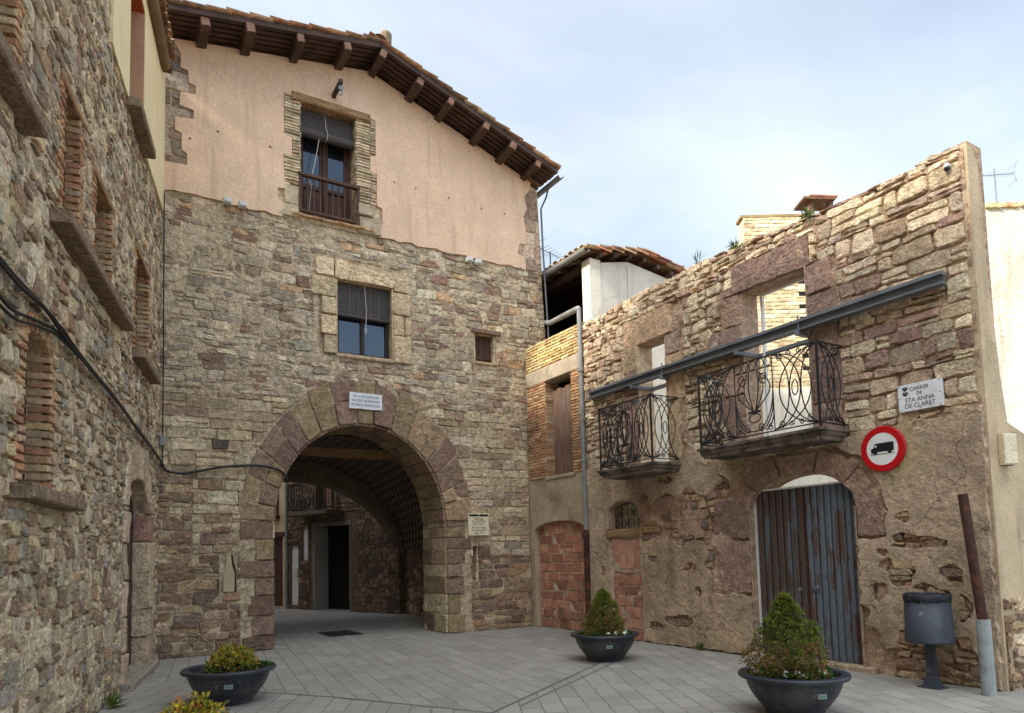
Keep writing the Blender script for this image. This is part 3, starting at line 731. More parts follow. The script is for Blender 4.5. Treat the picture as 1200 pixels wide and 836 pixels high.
# pink plaster gable
b = MB(); rnd = random.Random(3)
edge = rough([(.3, 8.06), (9.03, 8.08)], .12, .018, rnd)[:74]
lowedge = [(.3, 8.05)] + [(x, 8.06 + rnd.uniform(-.03, .03)) for x in np.arange(.5, 8.5, .14)] + [(8.5, 8.1)]
rightedge = [(8.50, 8.1), (8.46, 8.34), (8.28, 8.40), (8.33, 8.62), (8.5, 8.66), (8.52, 9.0), (8.46, 9.3), (8.56, 9.5), (8.50, 9.78), (8.62, 9.95), (8.7, 10.17)]
leftedge = [(1.15, 10.85), (1.30, 10.62), (1.30, 10.36), (1.42, 10.34), (1.44, 10.12), (1.55, 10.10), (1.55, 9.93), (1.30, 9.90), (1.29, 9.66), (1.52, 9.63), (1.52, 9.46), (1.22, 9.42), (1.22, 9.18), (1.33, 9.15), (1.33, 8.84), (1.42, 8.80), (1.42, 8.58), (1.05, 8.56), (1.05, 8.06)]
holes = [(1.46, 9.08), (1.92, 9.35), (2.84, 9.33), (5.31, 9.29), (5.79, 9.28), (6.56, 9.26), (7.36, 9.22), (7.95, 9.24)]
JL = [(3.40, 10.5), (3.09, 10.5), (3.09, 9.66), (3.24, 9.64), (3.24, 9.28), (3.08, 9.26), (3.10, 8.75), (3.2, 8.72), (3.18, 8.60), (2.98, 8.58), (2.98, 8.34), (3.1, 8.32), (3.08, 8.05)]
JR = [(4.52, 8.05), (4.97, 8.04), (4.97, 8.24), (4.86, 8.28), (5.05, 8.34), (5.05, 8.66), (4.93, 8.70), (4.94, 9.36), (4.80, 9.38), (4.80, 9.72), (4.92, 9.74), (4.92, 10.5), (4.52, 10.5)]
low1 = [q for q in lowedge if q[0] > 1.05 and q[0] < 3.05]; low2 = [q for q in lowedge if q[0] > 5.0]
win = [(3.07, 8.05)] + JL[::-1][1:] + JR[::-1][1:-1] + [(4.98, 8.05)]
poly = [(1.05, 8.06)] + low1 + win + low2 + rightedge[1:] + [(4.8, roofz(4.8))] + leftedge[:-1]
tiny = [[(x + .022 * math.cos(a), z + .026 * math.sin(a)) for a in np.arange(0, 6.2, .8)] for x, z in holes]
b.prism(FT, poly, .004, .045, (1, 1, 1), holes=tiny)
b.build('plaster_gable', M['plaster_pink'], T)
# wall behind the plaster, with quoin stones left bare at both corners
b = MB()
b.prism(FT, [(XL, 8.05), (8.96, 8.05), (8.88, 10.05), (4.8, roofz(4.8)), (XL, roofz(XL))], -1.15, .002, MORTAR, holes=[ring((BW[0], BW[1], 8.2, BW[3]))])
QB = [(0, -1, -8.06)]
class XGable:
    def cut(s, p): return p if not inpoly(cen(p), poly) else []
b2 = lay(b, FT, courses(.5, 1.6, 8.06, 10.8, (.2, .38), (.35, .6), .012, rnd), .026, [C(150, 136, 118), C(134, 112, 98), C(160, 148, 130), C(128, 118, 104)], rnd, [], cut=.1)
lay(b, FT, courses(8.2, 8.93, 8.06, 10.0, (.16, .34), (.28, .45), .012, rnd), .026, [C(178, 158, 136), C(160, 136, 118), C(188, 170, 146), C(150, 126, 110)], rnd, [], cut=.1, bounds=[(1, .045, 9.30)])
b.build('upper_wall', M['stone'], T)
# other walls of the tower and the passage
b = MB()
FR_ = Frame((8.88, 13.1, 0), (0, 1, 0), (1, 0, 0))
b.box(FR_, 1.15, 5.9, 0, 10.0, -.45, 0, MORTAR)
b.build('side_wall', M['stone'], T)
b = MB()
FB = Frame((0, 18.4, 0), (1, 0, 0), (0, 1, 0))
far = [(7.7, 0), (7.7, .95)] + [(4.7 + 3.0 * math.cos(math.pi * i / 28), 1.0 + 2.65 * math.sin(math.pi * i / 28)) for i in range(29)] + [(1.7, 0)]
b.prism(FB, [(XL, 0)] + far[::-1] + [(8.55, 0), (8.55, 10.1), (4.8, 11.4), (XL, 10.6)], 0, .6, C(112, 98, 82))
b.build('rear_wall', M['stone'], T)
b = MB()
FLw = Frame((XL, 13.1, 0), (0, 1, 0), (-1, 0, 0)); b.box(FLw, 1.15, 5.9, 0, 10.6, -.3, 0, MORTAR)
b.build('side_wall', M['stone'], T)
b = MB(); rnd = random.Random(21)
FP = Frame((7.72, 14.25, 0), (0, 1, 0), (-1, 0, 0))
b.box(FP, 0.0, 4.75, 0, 1.4, -.3, 0, C(110, 98, 84))
lay(b, FP, rubble(0, 4.7, 0, 1.9, .28, .16, .014, rnd), .04, PAL_BASE, rnd, bounds=[(0, 1, 1.9)])
b.build('passage_wall', M['stone'], T)
b = MB()
FP2 = Frame((1.68, 14.25, 0), (0, 1, 0), (1, 0, 0)); b.box(FP2, 0, 4.75, 0, 1.4, -.3, 0, C(110, 98, 84))
lay(b, FP2, rubble(0, 4.7, 0, 1.4, .28, .16, .014, rnd), .04, PAL_BASE, rnd)
b.build('passage_wall', M['stone'], T)
# brick vault
b = MB(); b.uv = []
nx = 36; ys = [14.25, 15.3, 16.3, 17.3, 18.45]; L = 0; prev = None; V = []
for i in range(nx + 1):
    th = math.pi * i / nx; q = (4.7 + 3.02 * math.cos(th), 1.2 + 2.95 * math.sin(th))
    if prev: L += math.hypot(q[0] - prev[0], q[1] - prev[1])
    prev = q
    for y in ys: V.append((q[0], y, q[1])); b.uv.append((L, y))
k = len(ys)
b.add(V, [(i * k + j, i * k + j + 1, (i + 1) * k + j + 1, (i + 1) * k + j) for i in range(nx) for j in range(k - 1)])
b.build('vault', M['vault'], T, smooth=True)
b = MB(); b.bar((1.9, 14.42, 3.80), (7.3, 14.42, 3.80), .17, .19, Z, (.5, .47, .42)); b.build('beam', M['wood_beam'], T)
# floor slab over passage, so the rooms stay dark
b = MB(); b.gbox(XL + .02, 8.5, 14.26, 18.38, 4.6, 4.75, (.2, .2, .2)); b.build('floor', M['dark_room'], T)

# roof: purlins, boards, tiles
OV = .66
y0r, y1r = 13.1 - OV, 19.2
def onroof(x, y, h): # point h above the soffit line
    return Vector((x, y, roofz(x) + h))
PAL_TILE = [C(168, 120, 86), C(184, 140, 104), C(150, 104, 78), C(176, 150, 118), C(136, 108, 84)]
PAL_TILERED = [C(164, 104, 78), C(176, 118, 90), C(146, 96, 76), C(186, 150, 122), C(156, 112, 90)]
def tiles(b, P0, down, across, ncol, nrow, pal, rnd, r=.085, L=.42, pitch=.36, colp=.2):
    """barrel tiles: P0 lower corner, 'down' unit vector pointing down the slope, 'across' unit vector"""
    P0 = Vector(P0); down = Vector(down).normalized(); across = Vector(across).normalized(); nrm = across.cross(down).normalized()
    if nrm.z < 0: nrm = -nrm
    for i in range(ncol):
        for cov in (0, 1):
            for j in range(nrow):
                c = P0 + across * (i * colp + (colp / 2 if cov else 0)) - down * (j * pitch + rnd.uniform(-.025, .025)) + nrm * (.05 * cov + .012)
                tilt = rnd.uniform(.02, .05); yaw_ = rnd.uniform(-.03, .03); V = []; rr = r * rnd.uniform(.95, 1.06)
                for e, rad in ((0, rr), (1, rr * .86)):
                    for sh in (0, .014):
                        for k in range(6):
                            th = math.pi * k / 5; s_ = 1 if cov else -1
                            V.append(c - down * (e * L) + across * ((rad - sh) * math.cos(th) + yaw_ * e * L) + nrm * (s_ * (rad - sh) * .62 * math.sin(th) + (tilt if e == 0 else 0) + (.05 if not cov else 0)))
                F = [(k, k + 1, 12 + k + 1, 12 + k) for k in range(5)] + [(6 + k, 18 + k, 18 + k + 1, 6 + k + 1) for k in range(5)] + [(k, 6 + k, 7 + k, k + 1) for k in range(5)] + [(12 + k, 13 + k, 19 + k, 18 + k) for k in range(5)]
                F += [(0, 12, 18, 6), (5, 11, 23, 17)]
                b.add(V, F, pick(pal, rnd))
b = MB(); rnd = random.Random(2)
sR = Vector((1, 0, -.345)).normalized(); sL = Vector((-1, 0, -.19)).normalized()
tiles(b, (9.05, y0r - .02, roofz(9.05) + .16), sR, (0, 1, 0), 33, 13, PAL_TILE, rnd)
tiles(b, (.2, y0r - .02, roofz(.2) + .16), sL, (0, 1, 0), 33, 13, PAL_TILE, rnd)
for j in range(17):
    c = Vector((4.8, y0r - .04 + j * .38, roofz(4.8) + .25)); V = []
    for e in (0, .43):
        for k in range(8):
            th = math.pi * k / 7; V.append(c + Vector((.13 * math.cos(th), e, .09 * math.sin(th) + (.02 if e == 0 else 0))))
    b.add(V, [(k, k + 1, 9 + k, 8 + k) for k in range(7)], pick(PAL_TILE, rnd))
RF = b.build('roof', M['tile'], T)
b = MB(); rnd = random.Random(2)
PX = [1.62, 2.36, 3.25, 4.14, 4.86, 5.66, 6.33, 7.16, 7.83, 8.48]
for px in PX:
    q = MB(); dx = .19 if px < 4.8 else -.345
    nrm = Vector((-dx, 0, 1)).normalized(); L = rnd.uniform(-.03, .03); w = rnd.uniform(.13, .165); hh = rnd.uniform(.16, .19)
    a = Vector((px, y0r - .03 + L, roofz(px) - .0)); e = Vector((px, 14.3, roofz(px)))
    q.bar(a, e, w, hh, nrm, (1, 1, 1))
    q.bar(a + Vector((0, -.012, 0)), a, w * .84, hh * .84, nrm, (3.2, 3.1, 2.9))
    q.build('purlin', M['wood_dark'], RF)
# boards running up the slope on top of the purlins, with gaps where the tiles show
for x0, x1 in ((.3, 4.8), (4.8, 9.0)):
    for i in range(5):
        y = y0r + .02 + i * .135; w = .085
        A = Vector((x0, y, roofz(x0) + .115)); B = Vector((x1, y, roofz(x1) + .115)); n2 = (B - A).cross(Vector((0, 1, 0))).normalized()
        b.bar(A, B, w, .045, n2 if n2.z > 0 else -n2, (1, 1, 1))
    A = Vector((x0, y0r - .03, roofz(x0) + .13)); B = Vector((x1, y0r - .03, roofz(x1) + .13)); b.bar(A, B, .03, .10, Z, (.8, .8, .8))
    A = Vector((x0, 16.2, roofz(x0) + .11)); B = Vector((x1, 16.2, roofz(x1) + .11)); b.bar(A, B, 6.0, .04, Z, (.8, .8, .8))
b.build('boards', M['wood_dark'], RF)
b = MB(); b.lathe((5.0, 12.62, roofz(4.8) + .2), [(.0, .42), (.09, .41), (.12, .36), (.11, .1), (.13, 0)], 10, C(190, 182, 168)); b.build('finial', M['concrete'], RF)
# gutter end and downpipe at the right corner
b = MB()
gx = 9.10; gz = roofz(9.05) + .03; V = []
for y in (12.42, 19.2):
    for sh in (0, .012):
        for k in range(8):
            th = math.pi + math.pi * k / 7; V.append((gx + (.075 - sh) * math.cos(th), y, gz + .06 + (.075 - sh) * math.sin(th)))
b.add(V, [(k, k + 1, 17 + k, 16 + k) for k in range(7)] + [(8 + k, 24 + k, 25 + k, 9 + k) for k in range(7)] + [(k, 8 + k, 9 + k, k + 1) for k in range(7)])
b.build('gutter', M['steel'], RF)
b = MB(); b.tube([(9.10, 12.95, gz), (9.08, 13.0, gz - .18), (8.93, 13.02, gz - .5), (8.96, 13.03, 8.6), (9.06, 13.03, 6.3)], .022, 8, (.6, .6, .6)); b.build('downpipe', M['steel'], T)

# --- balcony window in the plaster
b = MB(); d = -.32
for u0, u1 in ((3.42, 3.50), (4.42, 4.50), (3.925, 3.995)): b.bbox(FT, u0, u1, 8.2, 10.38, d - .06, d + (.02 if u1 < 3.9 or u0 > 4.3 else .035))
for u0, u1 in ((3.5, 3.925), (3.995, 4.42)):
    b.bbox(FT, u0, u1, 8.2, 8.28, d - .05, d + .01); b.bbox(FT, u0, u1, 10.28, 10.38, d - .05, d + .01); b.bbox(FT, u0, u1, 8.90, 8.98, d - .05, d + .01)
    b.box(FT, u0, u1, 8.28, 8.90, d - .05, d - .02)
    b.bbox(FT, u0 + .05, u1 - .05, 8.34, 8.84, d - .03, d + .0)
    b.bbox(FT, u0, u0 + .05, 8.28, 10.28, d - .05, d + .008); b.bbox(FT, u1 - .05, u1, 8.28, 10.28, d - .05, d + .008)
W = b.build('balcony_window', M['wood_frame'], T)
b = MB(); rnd = random.Random(8)
def brick_strip(b, fr, poly_, dep=.05, h=.062, w=.30, pal=PAL_BRICKPALE, gap=.016):
    z0 = min(q[1] for q in poly_); z1 = max(q[1] for q in poly_); z = z0
    while z < z1 - .02:
        us = []; zm = z + h / 2
        for i in range(len(poly_)):
            a, c = poly_[i], poly_[(i + 1) % len(poly_)]
            if (a[1] > zm) != (c[1] > zm): us.append(a[0] + (c[0] - a[0]) * (zm - a[1]) / (c[1] - a[1]))
        us.sort()
        for u0, u1 in zip(us[::2], us[1::2]):
            u = u0
            while u < u1 - .02:
                ww = min(w * rnd.uniform(.9, 1.05), u1 - u)
                if u1 - u - ww < .08: ww = u1 - u
                stone(b, fr, rect(u + .004, u + ww - .004, z + gap / 2, z + h - gap / 2), dep, pick(pal, rnd, .06), rnd, .05, .003, 0); u += ww
        z += h
JLb = [q for q in JL if q[1] > 8.72] + [(3.40, 8.72)]; JRb = [(4.52, 8.7)] + [q for q in JR if q[1] > 8.69]
jm = {-1: b, 1: MB()}
brick_strip(jm[-1], FT, JLb); brick_strip(jm[1], FT, JRb)
for r_ in (rect(3.10, 3.39, 8.32, 8.70), rect(2.98, 3.39, 8.08, 8.32), rect(4.53, 4.86, 8.42, 8.68), rect(4.53, 5.03, 8.06, 8.40)):
    stone(jm[1 if r_[0][0] > 4 else -1], FT, r_, .06, pick([C(186, 166, 134), C(176, 160, 134)], rnd), rnd, .06, .006, 0)
# reveals
for u, s in ((BW[0], 1), (BW[1], -1)):
    FV = Frame((u, 13.1, 0), (0, 1, 0), (s, 0, 0)); z = 8.2
    while z < 10.4: stone(jm[-s], FV, rect(-.04, .34, z + .006, z + .056), .012, pick(PAL_BRICKPALE, rnd, .06), rnd, .05, .002, -.005); z += .062
for q in jm.values(): q.build('brick_jamb', M['brick'], W)
b = MB(); b.bbox(FT, 3.24, 4.80, 10.40, 10.56, -.4, .10, (1, 1, 1), .02); b.build('lintel', M['wood_beam'], W)
b = MB(); 
u = 3.22
while u < 4.72: stone(b, FT, rect(u + .003, u + .207, 8.12, 8.165), .10, pick([C(206, 176, 140), C(196, 160, 124)], rnd, .05), rnd, .05, .002, -.3); u += .21
b.build('sill', M['brick'], W)
for u0, u1 in ((3.55, 3.875), (4.045, 4.37)):
    b = MB(); b.box(FT, u0, u1, 8.98, 10.28, d - .035, d - .025); b.build('pane', M['glass'], W)
b = MB()
for i in range(13): b.box(FT, 3.43, 4.49, 9.98 + i * .031, 10.006 + i * .031, -.12, -.112, (1, 1, 1))
b.tube([FT.p(3.43, 9.90, -.10), FT.p(4.49, 9.90, -.10)], .085, 12); b.tube([FT.p(3.43, 9.95, -.09), FT.p(4.49, 9.93, -.09)], .06, 10)
b.build('blind', M['blind'], W)
b = MB(); b.tube([FT.p(3.92, 10.35, -.1), FT.p(3.93, 10.1, -.06), FT.p(3.95, 9.93, .0), FT.p(3.94, 9.84, -.02), FT.p(3.93, 9.82, -.09)], .007, 5)
b.tube([FT.p(3.80, 9.85, -.07), FT.p(3.72, 9.4, -.04), FT.p(3.62, 8.95, .0)], .007, 5)
b.tube([FT.p(3.62 + .05 * math.sin(t), 8.89 + .07 * math.cos(t), .005) for t in np.arange(0, 6.6, .5)], .007, 5); b.tube([FT.p(3.62, 8.82, 0), FT.p(3.58, 8.3, -.02)], .006, 5)
b.build('cord', M['rope'], W)
RL = MB()
RL.bbox(FT, 3.36, 4.58, 8.93, 9.0, .0, .075); RL.bbox(FT, 3.38, 4.56, 8.22, 8.28, .005, .055)
for i in range(10): u = 3.40 + i * 1.10 / 9; RL.bbox(FT, u, u + .034, 8.26, 8.94, .012, .046)
RL.bbox(FT, 4.52, 4.58, 8.2, 8.98, .0, .06); RL.bbox(FT, 3.36, 3.42, 8.2, 8.98, .0, .06)
RL.build('railing', M['wood_frame'], W)

# --- middle window
d = -.16; b = MB()
for u0, u1 in ((4.11, 4.19), (5.15, 5.23), (4.63, 4.71)): b.bbox(FT, u0, u1, 5.56, 7.0, d - .06, d + .02)
for z0, z1 in ((5.56, 5.64), (6.92, 7.02)): b.bbox(FT, 4.19, 4.63, z0, z1, d - .05, d + .015); b.bbox(FT, 4.71, 5.15, z0, z1, d - .05, d + .015)
W = b.build('window', M['wood_black'], T)
b = MB(); pal = [C(190, 168, 132), C(180, 160, 128), C(196, 176, 142)]
stone(b, FT, [(4.07, 7.03), (5.26, 7.03), (5.31, 7.14), (5.26, 7.26), (4.05, 7.44)], .06, C(206, 184, 146), rnd, .06, .003, -.25)
for r_ in ((3.68, 4.05, 7.05, 7.42), (3.6, 4.09, 6.66, 7.04), (3.80, 4.09, 6.30, 6.65), (3.78, 4.09, 5.9, 6.29), (3.84, 4.09, 5.53, 5.89),
           (5.27, 5.62, 6.98, 7.22), (5.25, 5.64, 6.5, 6.97), (5.25, 5.5, 6.08, 6.49), (5.25, 5.66, 5.5, 6.07), (5.51, 5.66, 6.1, 6.48)):
    stone(b, FT, rect(*r_), .05, pick(pal, rnd, .06), rnd, .06, .004, -.01)
for u, s in ((MW[0], 1), (MW[1], -1)):
    FV = Frame((u, 13.1, 0), (0, 1, 0), (s, 0, 0)); b.box(FV, -.03, .3, 5.53, 7.03, -.02, .01, C(184, 164, 132))
b.bbox(FT, 4.06, 5.3, 5.48, 5.56, -.3, .05, C(180, 158, 128), .02)
b.build('surround', M['stone'], W)
for u0, u1 in ((4.19, 4.63), (4.71, 5.15)):
    b = MB(); b.box(FT, u0, u1, 5.64, 6.92, d - .035, d - .025); b.build('pane', M['glass'], W)
b = MB()
for i in range(20): b.box(FT, 4.13, 5.21, 6.36 + i * .031, 6.386 + i * .031, -.07 - .003 * (i % 2), -.06, (1, 1, 1))
b.tube([FT.p(4.12, 6.35, -.055), FT.p(5.22, 6.35, -.055)], .03, 8)
for u in (4.37, 4.55, 4.8, 4.97): b.tube([FT.p(u, 7.0, -.052), FT.p(u, 6.36, -.05)], .006, 4, (3, 3, 3))
b.build('blind', M['blind'], W)
b = MB(); b.tube([FT.p(4.68, 7.0, -.03), FT.p(4.71, 6.5, -.02), FT.p(4.70, 6.15, -.04)], .007, 5); b.tube([FT.p(4.70 + .025 * math.sin(t * 3), 6.1 + .05 * math.cos(t), -.04) for t in np.arange(0, 6.4, .5)], .008, 5); b.build('cord', M['rope'], W)

# --- small shuttered window
b = MB()
for i in range(3): b.bbox(FT, SW[0] + i * .153, SW[0] + (i + 1) * .153 - .006, SW[2], SW[3], -.20, -.16)
b.bbox(FT, SW[0], SW[1], SW[2] + .1, SW[2] + .18, -.16, -.14); W = b.build('shuttered_window', M['wood_frame'], T)
b = MB(); b.bbox(FT, SW[0] - .14, SW[1] + .16, SW[3] + .005, SW[3] + .10, -.2, .05); b.build('lintel', M['wood_old'], W)
b = MB(); b.bbox(FT, SW[0] - .06, SW[1] + .06, SW[2] - .06, SW[2] - .003, -.15, .05, C(176, 152, 122)); b.build('sill', M['stone'], W)

# --- loophole with its pale bottle-shaped plaster, arrow slit stone, hoist beam
b = MB(); bott = [(2.06, 1.06), (2.24, 1.06), (2.245, 1.38), (2.20, 1.52), (2.18, 1.70), (2.11, 1.70), (2.10, 1.52), (2.055, 1.38)]
b.prism(FT, bott, .0, .026, C(226, 212, 180)); b.prism(FT, [(2.245, 1.05), (2.275, 1.05), (2.27, 1.4), (2.23, 1.55), (2.205, 1.70), (2.185, 1.70), (2.205, 1.52), (2.25, 1.38)], .0, .028, C(40, 36, 32)); b.build('loophole', M['grey_wall'], T)
for r_, c in ((rect(7.13, 7.40, 1.52, 1.78), C(116, 88, 76)), (rect(1.86, 2.14, 3.56, 3.74), C(92, 82, 80))):
    b = MB(); stone(b, FT, r_, .045, c, rnd, .06, .004); b.build('dark_stone', M['stone'], T)
H = MB(); H.bar(FT.p(4.05, 10.72, -.1), FT.p(4.05, 10.74, .55), .07, .08); Ho = H.build('hoist_beam', M['wood_dark'], T)
H = MB(); H.tube([FT.p(4.05, 10.70, .5), FT.p(4.05, 10.58, .5)], .012, 6); H.tube([FT.p(4.05 + .035 * math.sin(t), 10.53 + .05 * math.cos(t), .5) for t in np.arange(0, 5, .4)], .01, 6); H.lathe(FT.p(4.05, 10.62, .48), [(0, 0), (.045, 0), (.045, .04), (0, .04)], 12, axis=(0, -1, 0))
H.build('pulley', M['steel'], Ho)
# ------------------------------------------------------------------ stone house on the left
dL = Vector((math.sin(R(11.9617)), math.cos(R(11.9617)), 0)); nL = Vector((dL.y, -dL.x, 0))
FL = Frame(nL * -1.72, dL, nL)
LH = thing('stone_house', 'tall rubble stone house with brick edged window holes, in the left foreground', 'building', FL.p(8, 0))
rnd = random.Random(31)
WB = (6.95, 7.47, 4.62, 5.88); WB2 = (8.18, 8.96, 4.62, 5.70); WC = (10.62, 11.66, 4.52, 5.95); WD = (6.07, 6.69, 2.22, 3.42); WA = (4.3, 5.62, 4.95, 6.2); DO = (10.22, 11.92, 0.06, 2.78)
b = MB()
DCU = (DO[0] + DO[1]) / 2; DA = (DO[1] - DO[0]) / 2
def lo(r, rise=0):
    if not rise: return ring(r)
    return archpoly((r[0] + r[1]) / 2, (r[1] - r[0]) / 2, r[2], r[3] - rise, rise, 12)
b.prism(FL, rect(-12, 13.32, 0, 9.98), -.5, -.035, C(172, 154, 124), holes=[lo(WB), lo(WB2), lo(WC), lo(WD, .12), lo(WA), lo(DO, .45), ring((9.76, 10.86, 7.62, 9.62))])
b.box(FL, -12, 8.6, 9.98, 12.3, -.5, 0, C(172, 158, 130))  # unseen upper storey, added and sized to keep the square in shade
E_ = [XRect(r[0] - g, r[1] + g, r[2] - .1, r[3] + t) for r, g, t in ((WB, .16, .08), (WB2, .16, .08), (WC, .16, .08), (WD, .17, .2), (WA, .15, .08))]
E_ += [XRect(9.98, 12.42, 0, 2.2), XArch(DCU, 1.12, 2.2, 1.0), XRect(6.62, 9.68, 4.42, 4.62), XRect(10.42, 12.05, 4.36, 4.5), XRect(5.78, 7.32, 2.02, 2.2), XRect(4.0, 5.95, 4.76, 4.94), XRect(8.72, 13.4, 7.58, 12)]
mortar(b, FL, -1.5, 8.72, 0, 9.4, .06, [XRect(*r) for r in (WB, WB2, WD, WA)], -.030, .026, C(204, 186, 154), 2)
mortar(b, FL, 8.72, 13.25, 0, 7.56, .06, [XRect(*r) for r in (WB2, WC)] + [XRect(10.0, 12.3, -1, 2.9)], -.030, .026, C(204, 186, 154), 2)
lay(b, FL, warp(courses(-1.0, 8.0, -.05, 9.7, (.06, .20), (.08, .30), .018, rnd, .03, .3), 1.4), .024, PAL_LEFT, rnd, E_, jit=.008, bounds=[(1, 0, 8.0), (0, -1, 0)])
lay(b, FL, warp(courses(8.0, 13.3, -.05, 7.75, (.06, .19), (.08, .30), .018, rnd, .03, .3), 1.4), .024, PAL_LEFT, rnd, E_, jit=.008, bounds=[(-1, 0, -8.0), (1, 0, 13.28), (0, -1, 0)])
lay(b, FL, warp(courses(8.0, 8.8, 7.7, 9.8, (.06, .19), (.08, .30), .018, rnd, .03, .3), 1.), .024, PAL_LEFT, rnd, E_, bounds=[(-1, 0, -8.0)])
b.build('wall', M['stone'], LH)
b = MB()
b.prism(FL, [(8.72, 7.6), (8.9, 7.57), (9.76, 7.58), (9.76, 9.62), (10.86, 9.62), (10.86, 7.58), (12.0, 7.62), (13.3, 7.64), (13.3, 10.1), (8.66, 10.1), (8.70, 8.6)], .0, .05); b.build('plaster', M['plaster_cream'], LH)
b = MB()
for u, s in ((9.76, 1), (10.86, -1)):
    FV = Frame(FL.p(u, 0), nL, dL * s); b.box(FV, -.45, .045, 7.6, 9.62, -.01, .012)
b.box(FL, 9.76, 10.86, 9.6, 9.63, -.45, .04, C(230, 150, 100)); b.build('window_reveal', M['plaster_tan'], LH)
b = MB(); b.bbox(FL, 9.70, 10.98, 7.48, 7.595, -.3, .2, C(128, 108, 88), .015); b.build('upper_sill', M['stone'], LH)
b = MB(); b.box(FL, 9.78, 10.84, 7.62, 9.6, -.42, -.38); b.build('upper_shutter', M['wood_dark'], LH)
def brick_window(r, rise, s0, s1, sz, name='window', depth=.32, sill=True):
    jm = {-1: MB(), 1: MB()}; b = MB()
    cu = (r[0] + r[1]) / 2
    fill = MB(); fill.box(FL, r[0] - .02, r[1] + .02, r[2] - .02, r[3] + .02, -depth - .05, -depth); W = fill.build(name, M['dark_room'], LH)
    for u, s in ((r[0], 1), (r[1], -1)):
        FV = Frame(FL.p(u, 0), nL, dL * s); z = r[2]
        while z < r[3] - rise - .03:
            stone(jm[-s], FV, rect(-depth, .035, z + .008, z + .062), .014, pick(PAL_BRICK, rnd, .1), rnd, .05, .003, -.01); z += .07
    z = r[2] + .0; i = 0
    while z < r[3] - rise:
        for sd in (-1, 1):
            w = (.15, .27)[(i // 2) % 2] * .6 + .03
            u0, u1 = (r[0] - w, r[0]) if sd < 0 else (r[1], r[1] + w)
            stone(jm[sd], FL, rect(u0, u1, z + .008, z + .062), .03, pick(PAL_BRICK, rnd, .1), rnd, .05, .003, -.01)
        z += .07; i += 1
    if rise:
        a = (r[1] - r[0]) / 2; n = 13
        for i in range(n):
            t0, t1 = math.pi * i / n, math.pi * (i + 1) / n - .03
            p = [(cu + a * math.cos(t0), r[3] - rise + rise * math.sin(t0)), (cu + (a + .12) * math.cos(t0), r[3] - rise + (rise + .17) * math.sin(t0)), (cu + (a + .12) * math.cos(t1), r[3] - rise + (rise + .17) * math.sin(t1)), (cu + a * math.cos(t1), r[3] - rise + rise * math.sin(t1))]
            if area(p) > .001: stone(b, FL, p, .036, pick(PAL_BRICK, rnd, .1), rnd, .05, .003, -.05)
    for q in jm.values(): q.build('brick_jamb', M['brick'], W)
    if rise: b.build('brick_arch', M['brick'], W)
    if not rise:
        l = MB(); l.bbox(FL, r[0] - .12, r[1] + .12, r[3] - .005, r[3] + .075, -depth, .04); l.build('lintel', M['wood_beam'], W)
    if sill:
        l = MB(); l.bbox(FL, s0, s1, sz - .11, sz, -depth, .17, C(128, 108, 88), .015); l.build('sill', M['stone'], W)
    return W
brick_window(WB, 0, 6.64, 9.66, 4.60)
brick_window(WB2, 0, 0, 0, 0, sill=False)
brick_window(WC, 0, 10.44, 12.03, 4.49)
brick_window(WD, .12, 5.8, 7.3, 2.19)
brick_window(WA, 0, 4.0, 5.92, 4.92)
b = MB()
for u0, u1 in ((DO[0] - .01, DCU - .003), (DCU + .003, DO[1] + .01)):
    for k in range(4):
        w = (u1 - u0) / 4; b.bbox(FL, u0 + k * w + .003, u0 + (k + 1) * w - .003, .04, 2.8, -.24, -.18, (1, 1, 1), .006)
D = b.build('door', M['wood_dark'], LH)
b = MB(); pal = [C(186, 166, 138), C(176, 154, 128), C(192, 170, 144)]
for s in (-1, 1):
    z = .06; i = 0
    while z < 2.3:
        h = min(rnd.uniform(.40, .56), 2.33 - z); w = (.26 if s < 0 else .5) * (1, .86)[i % 2]
        u0, u1 = (DO[0] - w, DO[0]) if s < 0 else (DO[1], DO[1] + w)
        cc = pick(pal, rnd, .05) if not (s > 0 and 1.75 < z < 2.2) else C(158, 118, 100)
        stone(b, FL, rect(u0 + .004, u1, z + .004, z + h - .004), .05, cc, rnd, .05, .003, -.02)
        FV = Frame(FL.p(DO[0] if s < 0 else DO[1], 0), nL, dL * (-s))
        stone(b, FV, rect(-.19, .05, z + .004, z + h - .004), .02, cc, rnd, .05, .003, -.02)
        z += h; i += 1
n = 7
for i in range(n):
    t0, t1 = math.pi * i / n + .01, math.pi * (i + 1) / n - .01
    f = lambda a, bb, t: (DCU + a * math.cos(t), 2.33 + bb * math.sin(t))
    stone(b, FL, [f(DA, .45, t0), f(1.12, .95, t0), f(1.12, .95, t1), f(DA, .45, t1)], .05, pick(pal, rnd, .05), rnd, .05, .003, -.4)
b.build('door_surround', M['stone'], D)
b = MB(); b.bbox(FL, 9.95, 12.3, -.02, .10, -.35, .16, C(150, 140, 126), .02); b.build('doorstep', M['stone'], D)
